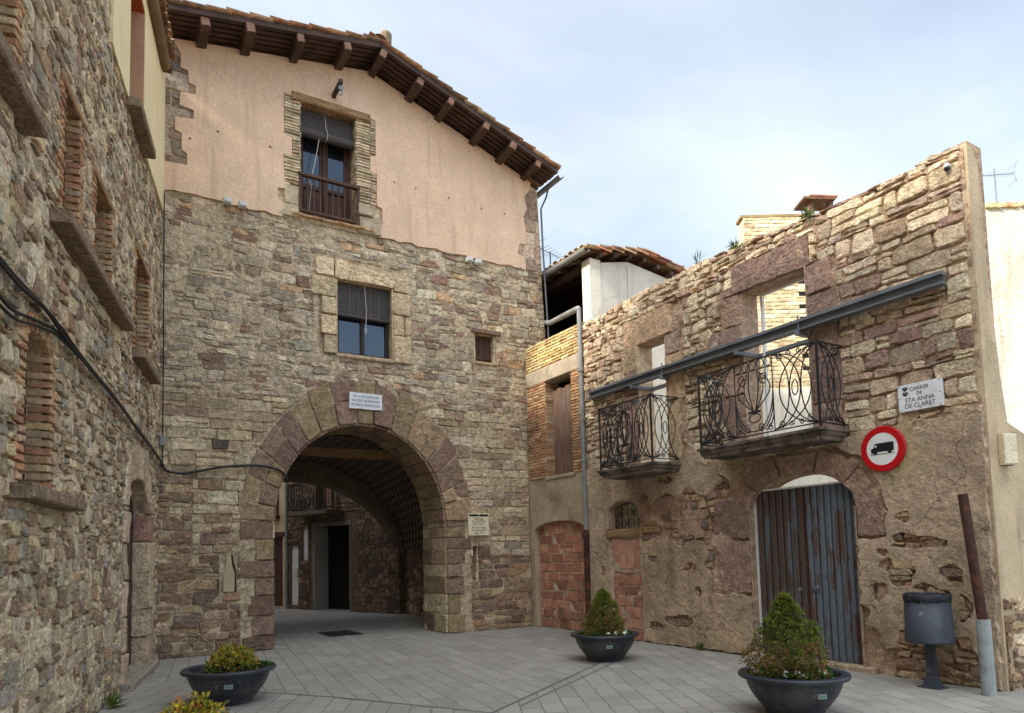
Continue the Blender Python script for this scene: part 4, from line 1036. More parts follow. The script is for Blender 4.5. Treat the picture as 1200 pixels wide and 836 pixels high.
# eaves and roof
b = MB(); rnd = random.Random(4)
b.add([FL.p(12.7, 10.06, .18), FL.p(8.55, 10.06, .18), FL.p(8.55, 12.2, -6), FL.p(12.7, 12.2, -6)], [(0, 1, 2, 3)], C(150, 110, 84))
tiles(b, FL.p(12.55, 10.12, .22), (nL - Z * .33).normalized(), -dL, 20, 18, PAL_TILE, rnd)
LR = b.build('roof', M['tile'], LH)
b = MB(); b.tube([FL.p(8.6, 9.98, .10), FL.p(12.5, 9.98, .10)], .10, 12, C(176, 158, 130)); b.box(FL, 8.6, 12.6, 9.985, 10.05, -.3, .09, C(170, 150, 120)); b.build('eaves', M['concrete'], LR)
for i in range(5): b = MB(); b.bar(FL.p(12.62 - i * .9, 10.02, -.2), FL.p(12.62 - i * .9, 10.0, .20), .09, .10); b.build('rafter_end', M['wood_frame'], LR)
b = MB(); b.add([FL.p(-12, 12.3, .3), FL.p(8.7, 12.3, .3), FL.p(8.7, 14, -6), FL.p(-12, 14, -6)], [(0, 1, 2, 3)], C(150, 110, 84)); b.build('shading_upper_roof', M['tile'], LH)  # roof of the added storey, out of view, raised to shade the square
b = MB(); b.box(FL, 8.1, 8.6, 9.9, 12.3, -6, -.5, C(172, 158, 130)); b.box(FL, 12.8, 13.3, 0, 10, -6, -.5, C(172, 158, 130)); b.box(FL, -12, 13.3, 0, 10, -6.4, -6, C(172, 158, 130)); b.box(FL, 13.35, 30, 0, 9, -6, -2.6, C(150, 138, 120)); b.box(FL, -12.3, -12, 0, 12.3, -6.4, 0, C(172, 158, 130)); b.build('rear_wall', M['stone'], LH)  # the long wing past the tower is added, unseen, to darken the street

# ------------------------------------------------------------------ ruined house on the right
FRu = Frame((8.42, 0, 0), (0, 1, 0), (-1, 0, 0))
RU = thing('ruined_house', 'roofless stone house front with iron balconies and open window holes', 'building', (8.42, 7, 0))
rnd = random.Random(41)
W1 = (8.63, 9.36, 3.1, 5.27); W2 = (5.88, 7.0, 3.1, 5.45); GW = (9.50, 10.22, 2.0, 2.49); B2 = (9.44, 10.20, 0, 1.80); DR = (5.36, 7.04, 0, 2.6)
TOP = [(10.95, 6.17), (10.4, 6.13), (9.8, 6.2), (9.2, 6.22), (8.6, 6.19), (7.9, 6.23), (7.3, 6.2), (6.7, 6.2), (6.2, 6.13), (5.8, 6.12), (5.2, 6.1), (4.7, 6.09), (4.2, 6.12), (3.78, 6.14)]
topz = lambda u: np.interp(u, [q[0] for q in TOP][::-1], [q[1] for q in TOP][::-1])
TOPR = []
for (a, za), (c, zc) in zip(TOP, TOP[1:]):
    for t in (0, .33, .66): TOPR.append((a + (c - a) * t + rnd.uniform(-.03, .03), za + (zc - za) * t + rnd.uniform(-.035, .035)))
TOPR.append(TOP[-1])
def darch(u0, u1, z0, zs, rise, n=20): return archpoly((u0 + u1) / 2, (u1 - u0) / 2, z0, zs, rise, n)
doorhole = [(7.04, 0.0), (7.04, 2.12)] + [(6.2 + .84 * math.cos(math.pi * i / 16), 2.12 + .48 * math.sin(math.pi * i / 16)) for i in range(1, 16)] + [(5.36, 2.12), (5.36, 0.0)]
b = MB()
outer = [(10.95, 0)] + TOPR + [(3.78, 0)] + doorhole[::-1][0:0] + [(5.36, 0)] + doorhole[::-1][1:-1] + [(7.04, 0)]
b.prism(FRu, outer, -.36, -.04, C(172, 146, 120), holes=[ring(W1), ring(W2), darch(GW[0], GW[1], GW[2], 2.36, .13, 8)])
ER = [XRect(8.2, 9.72, 5.25, 5.78), XRect(W1[0] - .42, W1[1] + .36, 3.05, 5.27), XRect(5.80, 7.14, 5.43, 5.88), XRect(5.42, 7.42, 4.6, 5.44), XRect(5.42, 7.36, 3.05, 4.6),
      XRect(9.36, 10.26, -.1, 2.55), XArch(6.2, 1.18, 2.1, .84), XRect(4.98, 7.78, -1, 2.1)]
def rtint(u, z, c):
    if z > 5.5: return tuple(min(.8, x * 1.08) for x in c)
    return c
TB = [(0, -1, -3.0)]
class XTop:
    def cut(s, p):
        c = cen(p); return clip(p, 0, 1, topz(c[0]) - .01)
mortar(b, FRu, 3.80, 10.93, 0, 6.3, .06, [XRect(W1[0] - .1, W1[1] + .1, 3.0, W1[3] + .1), XRect(W2[0] - .1, W2[1] + .1, 3.0, W2[3] + .1), XRect(GW[0], GW[1], GW[2], GW[3]), XRect(5.2, 7.2, -1, 2.14), XArch(6.2, .95, 2.1, .6)], -.038, .026, C(176, 148, 122), 3, top=lambda u: topz(u) - .02)
lay(b, FRu, warp(courses(3.84, 5.7, 2.9, 6.3, (.08, .25), (.14, .52), .018, rnd, .022, .3)), .034, PAL_RUIN + PAL_PURPLE[:2], rnd, ER + [XTop()], jit=.008, tint=rtint, bounds=[(-1, 0, -3.84), (1, 0, 5.7)])
lay(b, FRu, warp(courses(5.7, 10.95, 2.9, 6.35, (.08, .21), (.10, .38), .018, rnd, .032, .3), 1.2), .034, PAL_RUIN, rnd, ER + [XTop()], jit=.008, tint=rtint, bounds=[(-1, 0, -5.7), (1, 0, 10.9)])
lay(b, FRu, warp(courses(3.82, 5.34, 0, 2.2, (.09, .2), (.14, .36), .018, rnd, .03, .3), 1.2), .036, PAL_BASE + [C(178, 150, 112), C(168, 140, 108)], rnd, ER, jit=.008, bounds=[(0, -1, 0), (-1, 0, -3.8)])
lay(b, FRu, warp(courses(7.4, 9.44, 0, 3.0, (.09, .2), (.14, .36), .018, rnd, .03, .3), 1.2), .030, PAL_BASE + PAL_PURPLE, rnd, ER, jit=.008, bounds=[(0, -1, 0)])
b.build('wall', M['stone'], RU)
# dressed purple stones round the openings
def surround(name, blocks, parent, pal=PAL_PURPLE, dep=.036, extra=()):
    b = MB()
    for r_ in blocks: stone(b, FRu, rough(rect(*r_), .11, .010, rnd), dep, pick(pal, rnd, .08), rnd, .08, .004, -.03)
    for p in extra: stone(b, FRu, p, dep, pick(pal, rnd, .08), rnd, .06, .006, -.02)
    return b
b = surround('window', [(8.46, 9.70, 5.27, 5.76), (9.37, 9.78, 4.84, 5.26), (9.37, 9.66, 4.4, 4.83), (9.37, 9.80, 3.9, 4.39), (9.37, 9.68, 3.06, 3.89), (8.30, 8.62, 4.9, 5.26), (8.22, 8.62, 4.1, 4.89), (8.34, 8.62, 3.06, 4.09)], RU, PAL_PURPLE + [C(186, 158, 124)])
for u, s in ((W1[0], 1), (W1[1], -1)):
    FV = Frame(FRu.p(u, 0), (-1, 0, 0), (0, s, 0)); b.box(FV, -.34, .02, 3.1, 5.26, -.01, .014, C(190, 170, 140))
b.build('window', M['stone'], RU)
b = surround('window', [(5.81, 7.13, 5.445, 5.87), (7.01, 7.32, 4.98, 5.44), (7.01, 7.66, 4.5, 4.97), (7.01, 7.4, 3.9, 4.49), (7.01, 7.5, 3.06, 3.89), (5.50, 5.87, 5.02, 5.44), (5.22, 5.87, 4.62, 5.01), (5.46, 5.87, 4.1, 4.61), (5.3, 5.87, 3.5, 4.09), (5.46, 5.87, 3.06, 3.49)], RU)
for u, s in ((W2[0], 1), (W2[1], -1)):
    FV = Frame(FRu.p(u, 0), (-1, 0, 0), (0, s, 0)); b.box(FV, -.34, .02, 3.1, 5.44, -.01, .014, C(170, 146, 126))
W2o = b.build('window', M['stone'], RU)
b = MB(); b.box(FRu, 6.82, 6.855, 3.12, 5.42, -.30, -.25); b.box(FRu, 5.9, 6.82, 5.39, 5.42, -.30, -.25); b.build('frame_post', M['white_paint'], W2o)
b = MB(); dress = lambda p, pal=PAL_PURPLE, dep=.034, am=.014: stone(b, FRu, rough(p, .10, am, rnd), dep, pick(pal, rnd, .07), rnd, .08, .005, -.03)
dress([(7.06, .92), (7.70, .92), (7.72, 1.70), (7.06, 1.70)]); dress([(7.05, 1.74), (7.74, 1.74), (7.70, 2.34), (7.05, 2.30)]); dress([(4.98, 1.72), (5.35, 1.70), (5.35, 2.16), (4.96, 2.18)])
n = 5; fz = lambda a, bb, t: (6.2 + a * math.cos(t), 2.12 + bb * math.sin(t))
for i in range(n):
    t0, t1 = math.pi * i / n + .012, math.pi * (i + 1) / n - .012; k0 = rnd.uniform(.95, 1.05)
    dress([fz(.845, .49, t0), fz(1.16 * k0, .82 * k0, t0), fz(1.16 * k0, .82 * k0, t1), fz(.845, .49, (t0 + t1) / 2), fz(.845, .49, t1)][:3] + [fz(.845, .49, t1), fz(.845, .49, (t0 + t1) / 2)], PAL_PURPLE + [C(156, 130, 110)], .030, .010)
dress(rect(8.30, 9.42, 2.08, 2.50), [C(146, 114, 96)], .034, .02); dress(rect(7.98, 8.52, 1.80, 2.36), [C(150, 120, 102)], .034, .02)
for u, s in ((7.04, -1), (5.36, 1)):
    FV = Frame(FRu.p(u, 0), (-1, 0, 0), (0, s, 0)); b.box(FV, -.34, .02, 0, 2.1, -.01, .012, C(156, 134, 112))
b.build('dressed_stones', M['stone'], RU)
# broken render on the lower wall
def blob(cu, cz, a, bb, seed, n=22, amp=.22):
    r_ = random.Random(seed); ph = [r_.uniform(0, 6.28) for _ in range(4)]
    return [(cu + a * (1 + amp * (.5 * math.sin(2 * t + ph[0]) + .35 * math.sin(3 * t + ph[1]) + .3 * math.sin(5 * t + ph[2])) + r_.uniform(-.05, .05)) * math.cos(t),
             cz + bb * (1 + amp * (.5 * math.sin(2 * t + ph[0]) + .35 * math.sin(3 * t + ph[1]) + .3 * math.sin(5 * t + ph[3])) + r_.uniform(-.05, .05)) * math.sin(t)) for t in [2 * math.pi * i / n for i in range(n)]]
b = MB(); rr = random.Random(9)
seg1 = rough([(10.95, .02), (10.95, 3.04)], 9, 0, rr) + rough([(10.95, 3.04), (9.9, 3.1)], .12, .03, rr)
left_panel = [(10.95, .02), (10.95, 3.2)] + [(10.7, 3.3), (10.5, 3.16), (10.2, 3.05), (9.6, 3.0), (8.9, 2.96), (8.4, 3.1), (8.15, 3.35), (7.95, 3.15), (7.85, 2.95)] + [(7.6, 2.9), (7.55, 2.6), (7.85, 2.42), (8.0, 2.45), (8.2, 2.62), (8.45, 2.42), (8.75, 2.56), (9.05, 2.42), (9.3, 2.60), (9.44, 2.45)]
left_panel = [(10.95, .02)] + [(10.22, .02), (10.24, 1.8), (10.36, 1.82), (10.36, 1.99), (10.24, 2.0), (10.24, 2.36)] + [(9.86 + .38 * math.cos(t), 2.36 + .14 * math.sin(t)) for t in (.5, 1.0, 1.57, 2.1, 2.6)] + [(9.46, 2.36), (9.44, 2.45)] + left_panel[::-1][1:-1][:-0 or None]
lp = [q for q in left_panel]
b.crumb(FRu, rough(lp, .09, .010, rr), -.03, .048, holes=[blob(8.75, 2.78, .16, .05, 31, 14, .5), blob(10.6, .5, .10, .16, 32, 14, .4), blob(10.5, 1.2, .06, .10, 33, 12, .4)])
# right hand panel beside the sign and above the bin
rp = [(3.80, 3.05), (4.0, 3.12), (4.3, 3.02), (4.6, 3.10), (4.9, 3.0), (5.15, 3.08), (5.4, 3.0), (5.9, 2.97), (6.6, 2.96), (7.2, 3.0), (7.7, 3.0), (7.72, 2.85), (7.36, 2.62), (7.2, 2.74), (6.8, 2.92), (6.2, 2.97), (5.6, 2.9), (5.2, 2.7), (5.04, 2.44), (4.98, 2.2),
      (4.93, 2.0), (4.98, 1.85), (4.95, 1.70), (5.1, 1.66), (5.34, 1.67), (5.34, .86), (5.22, .80), (5.3, .6), (5.1, .5), (5.06, .3), (4.9, .34), (4.86, .55), (4.7, .60), (4.58, .5), (4.4, .62), (4.3, .5), (4.1, .55), (4.05, .4), (3.98, .3), (3.95, .02), (3.80, .02)]
b.crumb(FRu, rough(rp, .07, .018, rr), -.03, .050, inset=.014, holes=[blob(4.62, 1.62, .26, .10, 21, 18, .5), blob(4.22, 1.24, .12, .11, 22, 14, .4), blob(4.84, 1.26, .20, .15, 23, 18, .5), blob(4.50, .96, .26, .13, 24, 18, .5), blob(5.10, 1.02, .09, .13, 25, 14, .4), blob(4.74, 1.92, .10, .05, 26, 12, .4), blob(4.12, .86, .09, .12, 27, 14, .4), blob(5.02, 1.5, .07, .05, 28, 10, .4)])
# patch between the two doors, the oldest render
mp_ = [(9.42, .02), (9.40, 1.0), (9.38, 1.7), (9.2, 1.78), (8.9, 1.84), (8.6, 1.74), (8.45, 1.62), (8.2, 1.75), (7.95, 1.72), (7.85, 1.5), (7.95, 1.35), (7.78, 1.15), (7.82, .93), (7.6, .88), (7.4, .91), (7.06, .89), (7.06, .02)]
b.build('render', M['render_old'], RU); b = MB()
b.crumb(FRu, rough(mp_, .07, .018, rr), -.03, .052, (.95, .93, .9), holes=[blob(8.1, .92, .07, .09, 3, 12), blob(8.55, .42, .28, .12, 7, 16, .4), blob(9.12, 1.45, .10, .06, 8, 12, .4), blob(8.25, 1.3, .13, .07, 12, 12, .4), blob(9.1, .3, .16, .08, 13, 14, .4)], inset=.014)
b.build('render', M['render_old'], RU)
# end of the wall, rendered
b = MB(); FE = Frame((0, 3.80, 0), (1, 0, 0), (0, -1, 0))
b.prism(FE, [(8.43, 0), (8.96, 0), (8.90, 2.0), (8.88, 3.0), (8.80, 3.5), (8.76, 4.0), (8.69, 4.6), (8.66, 5.2), (8.70, 5.5), (8.66, 5.9), (8.55, 6.08), (8.43, 6.10)], -.35, .03); b.build('end_pier', M['render_beige'], RU)
b = MB(); re_ = random.Random(77); mortar(b, FE, 8.47, 8.94, 0, .95, .05, [], .02, .06, C(176, 150, 120), 9)
lay(b, FE, warp(courses(8.46, 8.95, 0, 1.0, (.1, .2), (.12, .3), .02, re_, .03, .3)), .065, PAL_BASE + PAL_RUIN[:3], re_, [XPoly([(8.75, .2), (8.96, .1), (8.96, 1.1), (8.85, 1.1)])]); b.build('exposed_stones', M['stone'], RU)
# double sheet metal door
def leaf(u0, u1, z1, mat, n, label):
    b = MB(); w = (u1 - u0) / n
    b.box(FRu, u0, u1, .06, z1, -.115, -.10)
    for i in range(n): b.bbox(FRu, u0 + i * w + .014, u0 + (i + 1) * w - .014, .07, z1 - .01, -.10, -.07, (1, 1, 1), .012)
    o = b.build('door_leaf', mat, RU); o['label'] = label; return o
l1 = leaf(5.37, 6.165, 2.42, M['door_blue'], 8, 'blue grey ribbed sheet metal door leaf')
l2 = leaf(6.175, 6.985, 2.42, M['door_rust'], 7, 'rusty brown sheet metal door leaf')
b = MB(); b.bbox(FRu, 6.155, 6.182, .06, 2.42, -.105, -.064, (1, .75, .55)); b.build('cover_strip', M['rust_dark'], l2)
b = MB(); b.box(FRu, 5.38, 7.0, 2.415, 2.44, -.12, -.065); b.box(FRu, 6.988, 7.028, .05, 2.43, -.12, -.09); b.build('door_frame', M['white_paint'], RU)
b = MB(); b.lathe(FRu.p(6.03, 1.02, -.075), [(0, .03), (.035, .028), (.045, 0)], 12, axis=(-1, 0, 0)); b.bar(FRu.p(5.98, 1.03, -.05), FRu.p(6.09, 1.03, -.05), .03, .02); b.build('handle', M['steel'], l1)
b = MB(); b.lathe(FRu.p(6.30, 1.0, -.075), [(0, .02), (.03, .02), (.035, 0)], 12, axis=(-1, 0, 0)); b.build('lock', M['steel'], l2)
b = MB(); b.bbox(FRu, 5.2, 7.2, -.02, .07, -.3, .06, C(160, 140, 116), .02); b.build('threshold', M['stone'], RU)
# grille window over the bricked doorway
b = MB(); b.bbox(FRu, 9.36, 10.34, 1.84, 1.985, -.1, .07, (1, 1, 1), .015); b.bbox(FRu, 8.95, 9.35, 1.9, 2.0, -.05, .05, (1, 1, 1), .012); b.bbox(FRu, 9.0, 9.36, 2.02, 2.1, -.05, .05, (1, .95, .9), .012)
G = b.build('grille_window', M['wood_beam'], RU)
b = MB(); b.box(FRu, 9.62, 10.2, 1.98, 2.5, -.30, -.26); b.build('backing', M['white_wall'], G)
b = MB(); b.box(FRu, 9.5, 9.62, 1.98, 2.5, -.3, -.2); b.build('dark_gap', M['dark_room'], G)
b = MB(); rr_ = .007
def sp(fr, cu, cz, r0, r1, t0, t1, d, n=22): return [fr.p(cu + (r0 + (r1 - r0) * i / n) * math.cos(t0 + (t1 - t0) * i / n), cz + (r0 + (r1 - r0) * i / n) * math.sin(t0 + (t1 - t0) * i / n), d) for i in range(n + 1)]
for i in range(4):
    cu = 9.59 + i * .18
    for j in range(2):
        cz = 2.10 + j * .19; s = 1 if (i + j) % 2 else -1
        b.tube(sp(FRu, cu, cz, .015, .075, 0, s * 9, -.06), rr_, 5)
        b.tube([FRu.p(cu + s * .07 * math.sin(t), cz - .09 + t * .06, -.06) for t in np.arange(0, 3.2, .3)], rr_, 5)
for u in np.linspace(9.52, 10.2, 5): b.tube([FRu.p(u, 1.99, -.07), FRu.p(u, 2.46, -.07)], rr_, 5)
b.tube([FRu.p(9.86 + .34 * math.cos(t), 2.34 + .12 * math.sin(t), -.07) for t in np.arange(0, 3.2, .2)], rr_, 5); b.tube([FRu.p(9.52, 2.0, -.06), FRu.p(10.2, 2.0, -.06)], rr_, 5)
b.build('grille', M['iron'], G)
b = MB(); hb = random.Random(6)
b.box(FRu, 9.42, 10.22, 0, 1.84, -.12, .014, C(196, 180, 156))
lay(b, Frame((8.402, 0, 0), (0, 1, 0), (-1, 0, 0)), courses(9.45, 10.2, 0, 1.22, (.19, .2), (.44, .5), .016, hb, .004, 0), .012, PAL_HOLLOW, hb, cut=.04, jit=.002)
mortar(b, FRu, 9.45, 10.2, 0, 1.8, .035, [], -.002, .024, C(190, 170, 146), 6, sc=5.)
for i in range(4): stone(b, Frame((8.402, 0, 0), (0, 1, 0), (-1, 0, 0)), rect(9.46 + i * .187, 9.46 + i * .187 + .17, 1.26, 1.80), .012, pick(PAL_HOLLOW, hb), hb, .03, .002, -.05)
b.build('brick_infill', M['brick'], RU)

# iron balconies
def ell(fr, cu, cz, a, bb, t0, t1, d, n=18): return [fr.p(cu + a * math.cos(t0 + (t1 - t0) * i / n), cz + bb * math.sin(t0 + (t1 - t0) * i / n), d) for i in range(n + 1)]
def weave(b, fr, u0, u1, z0, z1, r=.009, d=0):
    cu, cz = (u0 + u1) / 2, (z0 + z1) / 2; w = (u1 - u0) / 2; h = (z1 - z0) / 2
    for off, a in ((-1.0, .75), (-1.0, 1.25), (-1.0, 1.72), (1.0, .75), (1.0, 1.25), (1.0, 1.72)):
        s = -1 if off < 0 else 1
        c0 = cu + off * w; pts = []
        for t in np.linspace(-math.pi / 2, math.pi / 2, 22):
            u = c0 - s * a * w * math.cos(t); z = cz + h * .97 * math.sin(t); pts.append(fr.p(u, z, d + (.006 if s > 0 else -.006)))
        b.tube(pts, r, 5)
    b.tube(ell(fr, cu, cz, .07 * w * 2, .10, 0, 6.29, d), r, 5)
    for s in (-1, 1):
        for e in (-1, 1):
            b.tube(sp(fr, cu + s * w * .62, cz + e * h * .86, .01, .055, 0, e * s * 8, d), r * .8, 5)
            b.tube(sp(fr, cu + s * w * .22, cz + e * h * .90, .008, .04, 2, 2 - e * s * 8, d), r * .8, 5)
def lyre(b, fr, u0, u1, z0, z1, r=.009, d=0):
    cu, cz = (u0 + u1) / 2, (z0 + z1) / 2; w = (u1 - u0) / 2; h = z1 - z0
    zt = z1 - h * .14
    b.tube([fr.p(u0, zt, d), fr.p(u1, zt, d)], r, 5)
    for k in range(5): b.tube(ell(fr, u0 + (k + .5) * w * 2 / 5, z1 - h * .07, w / 5.5, h * .06, 0, 6.29, d, 12), r * .8, 5)
    for s in (-1, 1):
        for q, top in ((.10, .86), (.26, .83), (.5, .80)):
            pts = []
            for t in np.linspace(0, 1, 22):
                z = z0 + h * (.30 + (top - .30) * t); u = cu + s * w * (.05 + q * 1.5 * math.sin(math.pi * min(1, t * 1.05) * .82) ** 1.2 + .10 * t); pts.append(fr.p(u, z, d))
            b.tube(pts, r, 5)
        for q in (.45, .75, .98):
            b.tube([fr.p(cu + s * w * (1 - q + q * math.sin(t)), z0 + h * .04 + h * .56 * q * (1 - math.cos(t)), d) for t in np.linspace(0, math.pi / 2, 12)], r, 5)
        b.tube(sp(fr, cu + s * w * .55, zt - h * .12, .01, .09, 0, s * 8, d), r, 5)
        b.tube(sp(fr, cu + s * w * .35, z0 + h * .09, .01, .06, 1, s * 8, d), r * .8, 5)
        b.tube(sp(fr, cu + s * w * .82, z0 + h * .06, .01, .05, 1, -s * 8, d), r * .8, 5)
    b.bar(fr.p(cu - .10, z0 + h * .30, d), fr.p(cu + .10, z0 + h * .30, d), .02, .03)
    b.tube(ell(fr, cu, z0 + h * .22, .10, .06, 0, 6.29, d, 14), r, 5)
def balcony(u0, u1, x, zs, ztop, label):
    b = MB()
    prof = [(0, zs), (0, zs - .035), (-.03, zs - .05), (-.035, zs - .085), (-.065, zs - .105), (-.07, zs - .15)]
    V = []
    for o, z in prof: V += [(8.42, u0 - o, z), (x - o * 1.0, u0 - o, z), (x - o, u1 + o, z), (8.42, u1 + o, z)]
    k = len(prof); F = [(0, 3, 2, 1), tuple((k - 1) * 4 + i for i in range(4))]
    for i in range(k - 1):
        for j in range(3): F.append((i * 4 + j, i * 4 + j + 1, i * 4 + 5 + j, i * 4 + 4 + j))
    b.add(V, F); o = b.build('balcony', M['slab_dark'], RU); o['label'] = label
    z0, z1 = zs + .06, ztop; r = MB()
    xf = x + .05; ua, ub = u0 + .05, u1 - .05
    Ff = Frame((xf, 0, 0), (0, 1, 0), (-1, 0, 0))
    for z in (z0, z1):
        r.bar((8.42, ua, z), (xf, ua, z), .022, .014); r.bar((xf, ua, z), (xf, ub, z), .022, .014); r.bar((xf, ub, z), (8.42, ub, z), .022, .014)
    for p in ((xf, ua), (xf, ub)): r.bar((p[0], p[1], zs), (p[0], p[1], z1 + .02), .026, .026, (1, 0, 0))
    L = ub - ua
    if L > 1.7:
        weave(r, Ff, ua, ua + L * .34, z0, z1); lyre(r, Ff, ua + L * .34, ub - L * .34, z0, z1); weave(r, Ff, ub - L * .34, ub, z0, z1)
    else:
        weave(r, Ff, ua, ua + L * .36, z0, z1); lyre(r, Ff, ua + L * .36, ub - L * .36, z0, z1); weave(r, Ff, ub - L * .36, ub, z0, z1)
    for u in (ua + L * .34, ub - L * .34): r.tube([(xf, u, z0), (xf, u, z1)], .008, 5)
    for u in (ua, ub):
        Fs = Frame((8.40, u, 0), (-1, 0, 0), (0, -1, 0)); weave(r, Fs, 0.0, 8.40 - xf, z0, z1, .008)
    r.build('railing', M['iron'], o); return o
balcony(5.36, 7.46, 7.82, 3.09, 4.19, 'wider balcony with cream gap behind its railing'); balcony(8.34, 9.76, 7.74, 3.02, 4.12, 'narrower balcony with rust stained slab')
# steel beam with its brackets
b = MB(); 
for z0, z1, d0, d1 in ((4.64, 4.68, .06, .19), (4.53, 4.545, .06, .19), (4.545, 4.64, .115, .13)): b.box(FRu, 4.04, 10.62, z0, z1, d0, d1)
BM = b.build('steel_beam', M['steel'], RU)
for u0, u1 in ((5.9, 6.95), (8.55, 9.3)):
    b = MB(); z = 4.50
    for u in (u0, u1): b.box(FRu, u, u + .07, z - .03, z + .025, -.36, .20)
    b.box(FRu, u0 + .07, u1, z - .03, z + .025, -.34, -.27); b.tube([FRu.p(u0 + .03, 4.5, .16), FRu.p(u0 + .03, 4.74, .16)], .012, 6); b.build('bracket', M['steel'], BM)

# ------------------------------------------------------------------ brick house in the corner
BH = thing('brick_house', 'narrow brick and render house squeezed between gate tower and roofless house', 'building', (8.42, 12, 0))
rnd = random.Random(51)
FBk = Frame((8.44, 0, 0), (0, 1, 0), (-1, 0, 0)); PWn = (11.40, 12.34, 3.22, 5.27)
b = MB(); dhole = archpoly(12.015, .915, .0, 2.06, .2, 14)
outer = [(10.95, 0), (11.10, 0)] + dhole[2:][::1] + [(12.93, 0), (13.1, 0), (13.1, 6.2), (10.95, 6.2)]
outer = [(10.95, 0), (11.10, 0)] + sorted(dhole[2:], key=lambda q: q[0]) + [(12.93, 0), (13.1, 0), (13.1, 6.2), (10.95, 6.2)]
b.prism(FBk, outer, -.34, 0, (1, 1, 1), holes=[ring(PWn)])
b.build('wall', M['render_grey'], BH)
b = MB(); b.box(FBk, 10.98, 13.05, 0, 2.3, -.25, -.14, C(200, 184, 160))
lay(b, FBk, courses(11.08, 12.95, 0, 2.3, (.19, .2), (.28, .31), .016, rnd, .004, 0), -.10, PAL_HOLLOW, rnd, cut=.04, jit=.002) if False else None
for p in courses(11.08, 12.95, 0, 2.28, (.195, .2), (.46, .5), .018, rnd, .007, .04): stone(b, Frame((8.44 + .14, 0, 0), (0, 1, 0), (-1, 0, 0)), p, .014, pick(PAL_HOLLOW, rnd, .16), rnd, .04, .004, -.01)
mortar(b, Frame((8.58, 0, 0), (0, 1, 0), (-1, 0, 0)), 11.1, 12.93, 0, 2.25, .04, [], -.016, .006, C(190, 170, 146), 5, sc=5.)
b.build('bricked_doorway', M['brick'], BH)
jm = {1: MB(), -1: MB()}
for u0, u1 in ((10.97, 11.39), (12.35, 13.05)):
    z = 3.2; i = 0
    while z < 5.25:
        u = u0 - (.1 if i % 2 else 0)
        while u < u1 - .02:
            a, c = max(u, u0), min(u + .27, u1)
            if c - a > .04: stone(jm[1 if u0 < 12 else -1], FBk, rect(a + .005, c - .005, z + .006, z + .055), .022, pick([C(186, 146, 108), C(176, 132, 100), C(196, 166, 128), C(170, 128, 100)], rnd), rnd, .05, .003, -.005)
            u += .275
        z += .064; i += 1
for u, s in ((PWn[0], 1), (PWn[1], -1)):
    FV = Frame(FBk.p(u, 0), (-1, 0, 0), (0, s, 0)); z = 3.22
    while z < 5.25: stone(jm[s], FV, rect(-.3, .02, z + .006, z + .055), .01, pick(PAL_BRICK, rnd), rnd, .05, .002, -.005); z += .064
for q in jm.values(): q.build('brick_jamb', M['brick'], BH)
b = MB(); lay(b, FBk, courses(10.97, 13.05, 5.62, 6.2, (.062, .066), (.25, .29), .014, rnd, .004, 0), .022, PAL_BRICKYEL, rnd, cut=.05, jit=.003); b.build('brick_parapet', M['brick'], BH)
b = MB(); b.bbox(FBk, 10.97, 13.08, 5.28, 5.60, -.3, .035, (1, 1, 1), .015); b.build('lintel', M['concrete'], BH)
b = MB(); n = 6
for i in range(n):
    w = (PWn[1] - PWn[0]) / n; b.bbox(FBk, PWn[0] + i * w + .004, PWn[0] + (i + 1) * w - .004, 3.22, 5.12 - .03 * (i % 2), -.22, -.19, pick([(1, 1, 1), (.85, .85, .9), (1.1, 1, .95)], rnd), .006)
SH = b.build('plank_shutter', M['wood_old'], BH)
b = MB(); b.bbox(FBk, 11.34, 12.4, 3.14, 3.215, -.2, .03, (1, 1, 1)); b.build('sill', M['concrete'], BH)
b = MB(); b.box(FBk, 11.0, 13.0, 5.95, 6.15, -.8, -.34); b.build('terrace', M['concrete'], BH)
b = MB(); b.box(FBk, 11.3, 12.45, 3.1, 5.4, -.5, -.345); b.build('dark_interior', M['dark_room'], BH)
# drainpipe in the joint between the two houses
DP = thing('drainpipe', 'grey rain pipe with rusty iron foot beside the bricked up arch', 'drainpipe', (8.36, 10.93, 0))
b = MB(); b.tube([(8.34, 10.93, 1.95), (8.34, 10.93, 6.42)], .043, 12)
for z in (3.4, 4.2, 5.2): b.lathe((8.34, 10.93, z), [(.05, -.04), (.06, -.035), (.06, .035), (.05, .04)], 12)
b.tube([(8.34, 10.93, 6.40), (8.37, 10.99, 6.47), (8.55, 11.6, 6.58), (8.9, 12.75, 6.78), (9.0, 13.05, 6.9)], .055, 12); b.build('plastic_pipe', M['plastic_grey'], DP)
b = MB(); b.tube([(8.34, 10.93, .02), (8.34, 10.93, 2.02)], .058, 12); b.lathe((8.34, 10.93, 1.9), [(.058, -.06), (.075, -.05), (.075, .05), (.058, .06)], 12); b.build('iron_pipe', M['rust_dark'], DP)
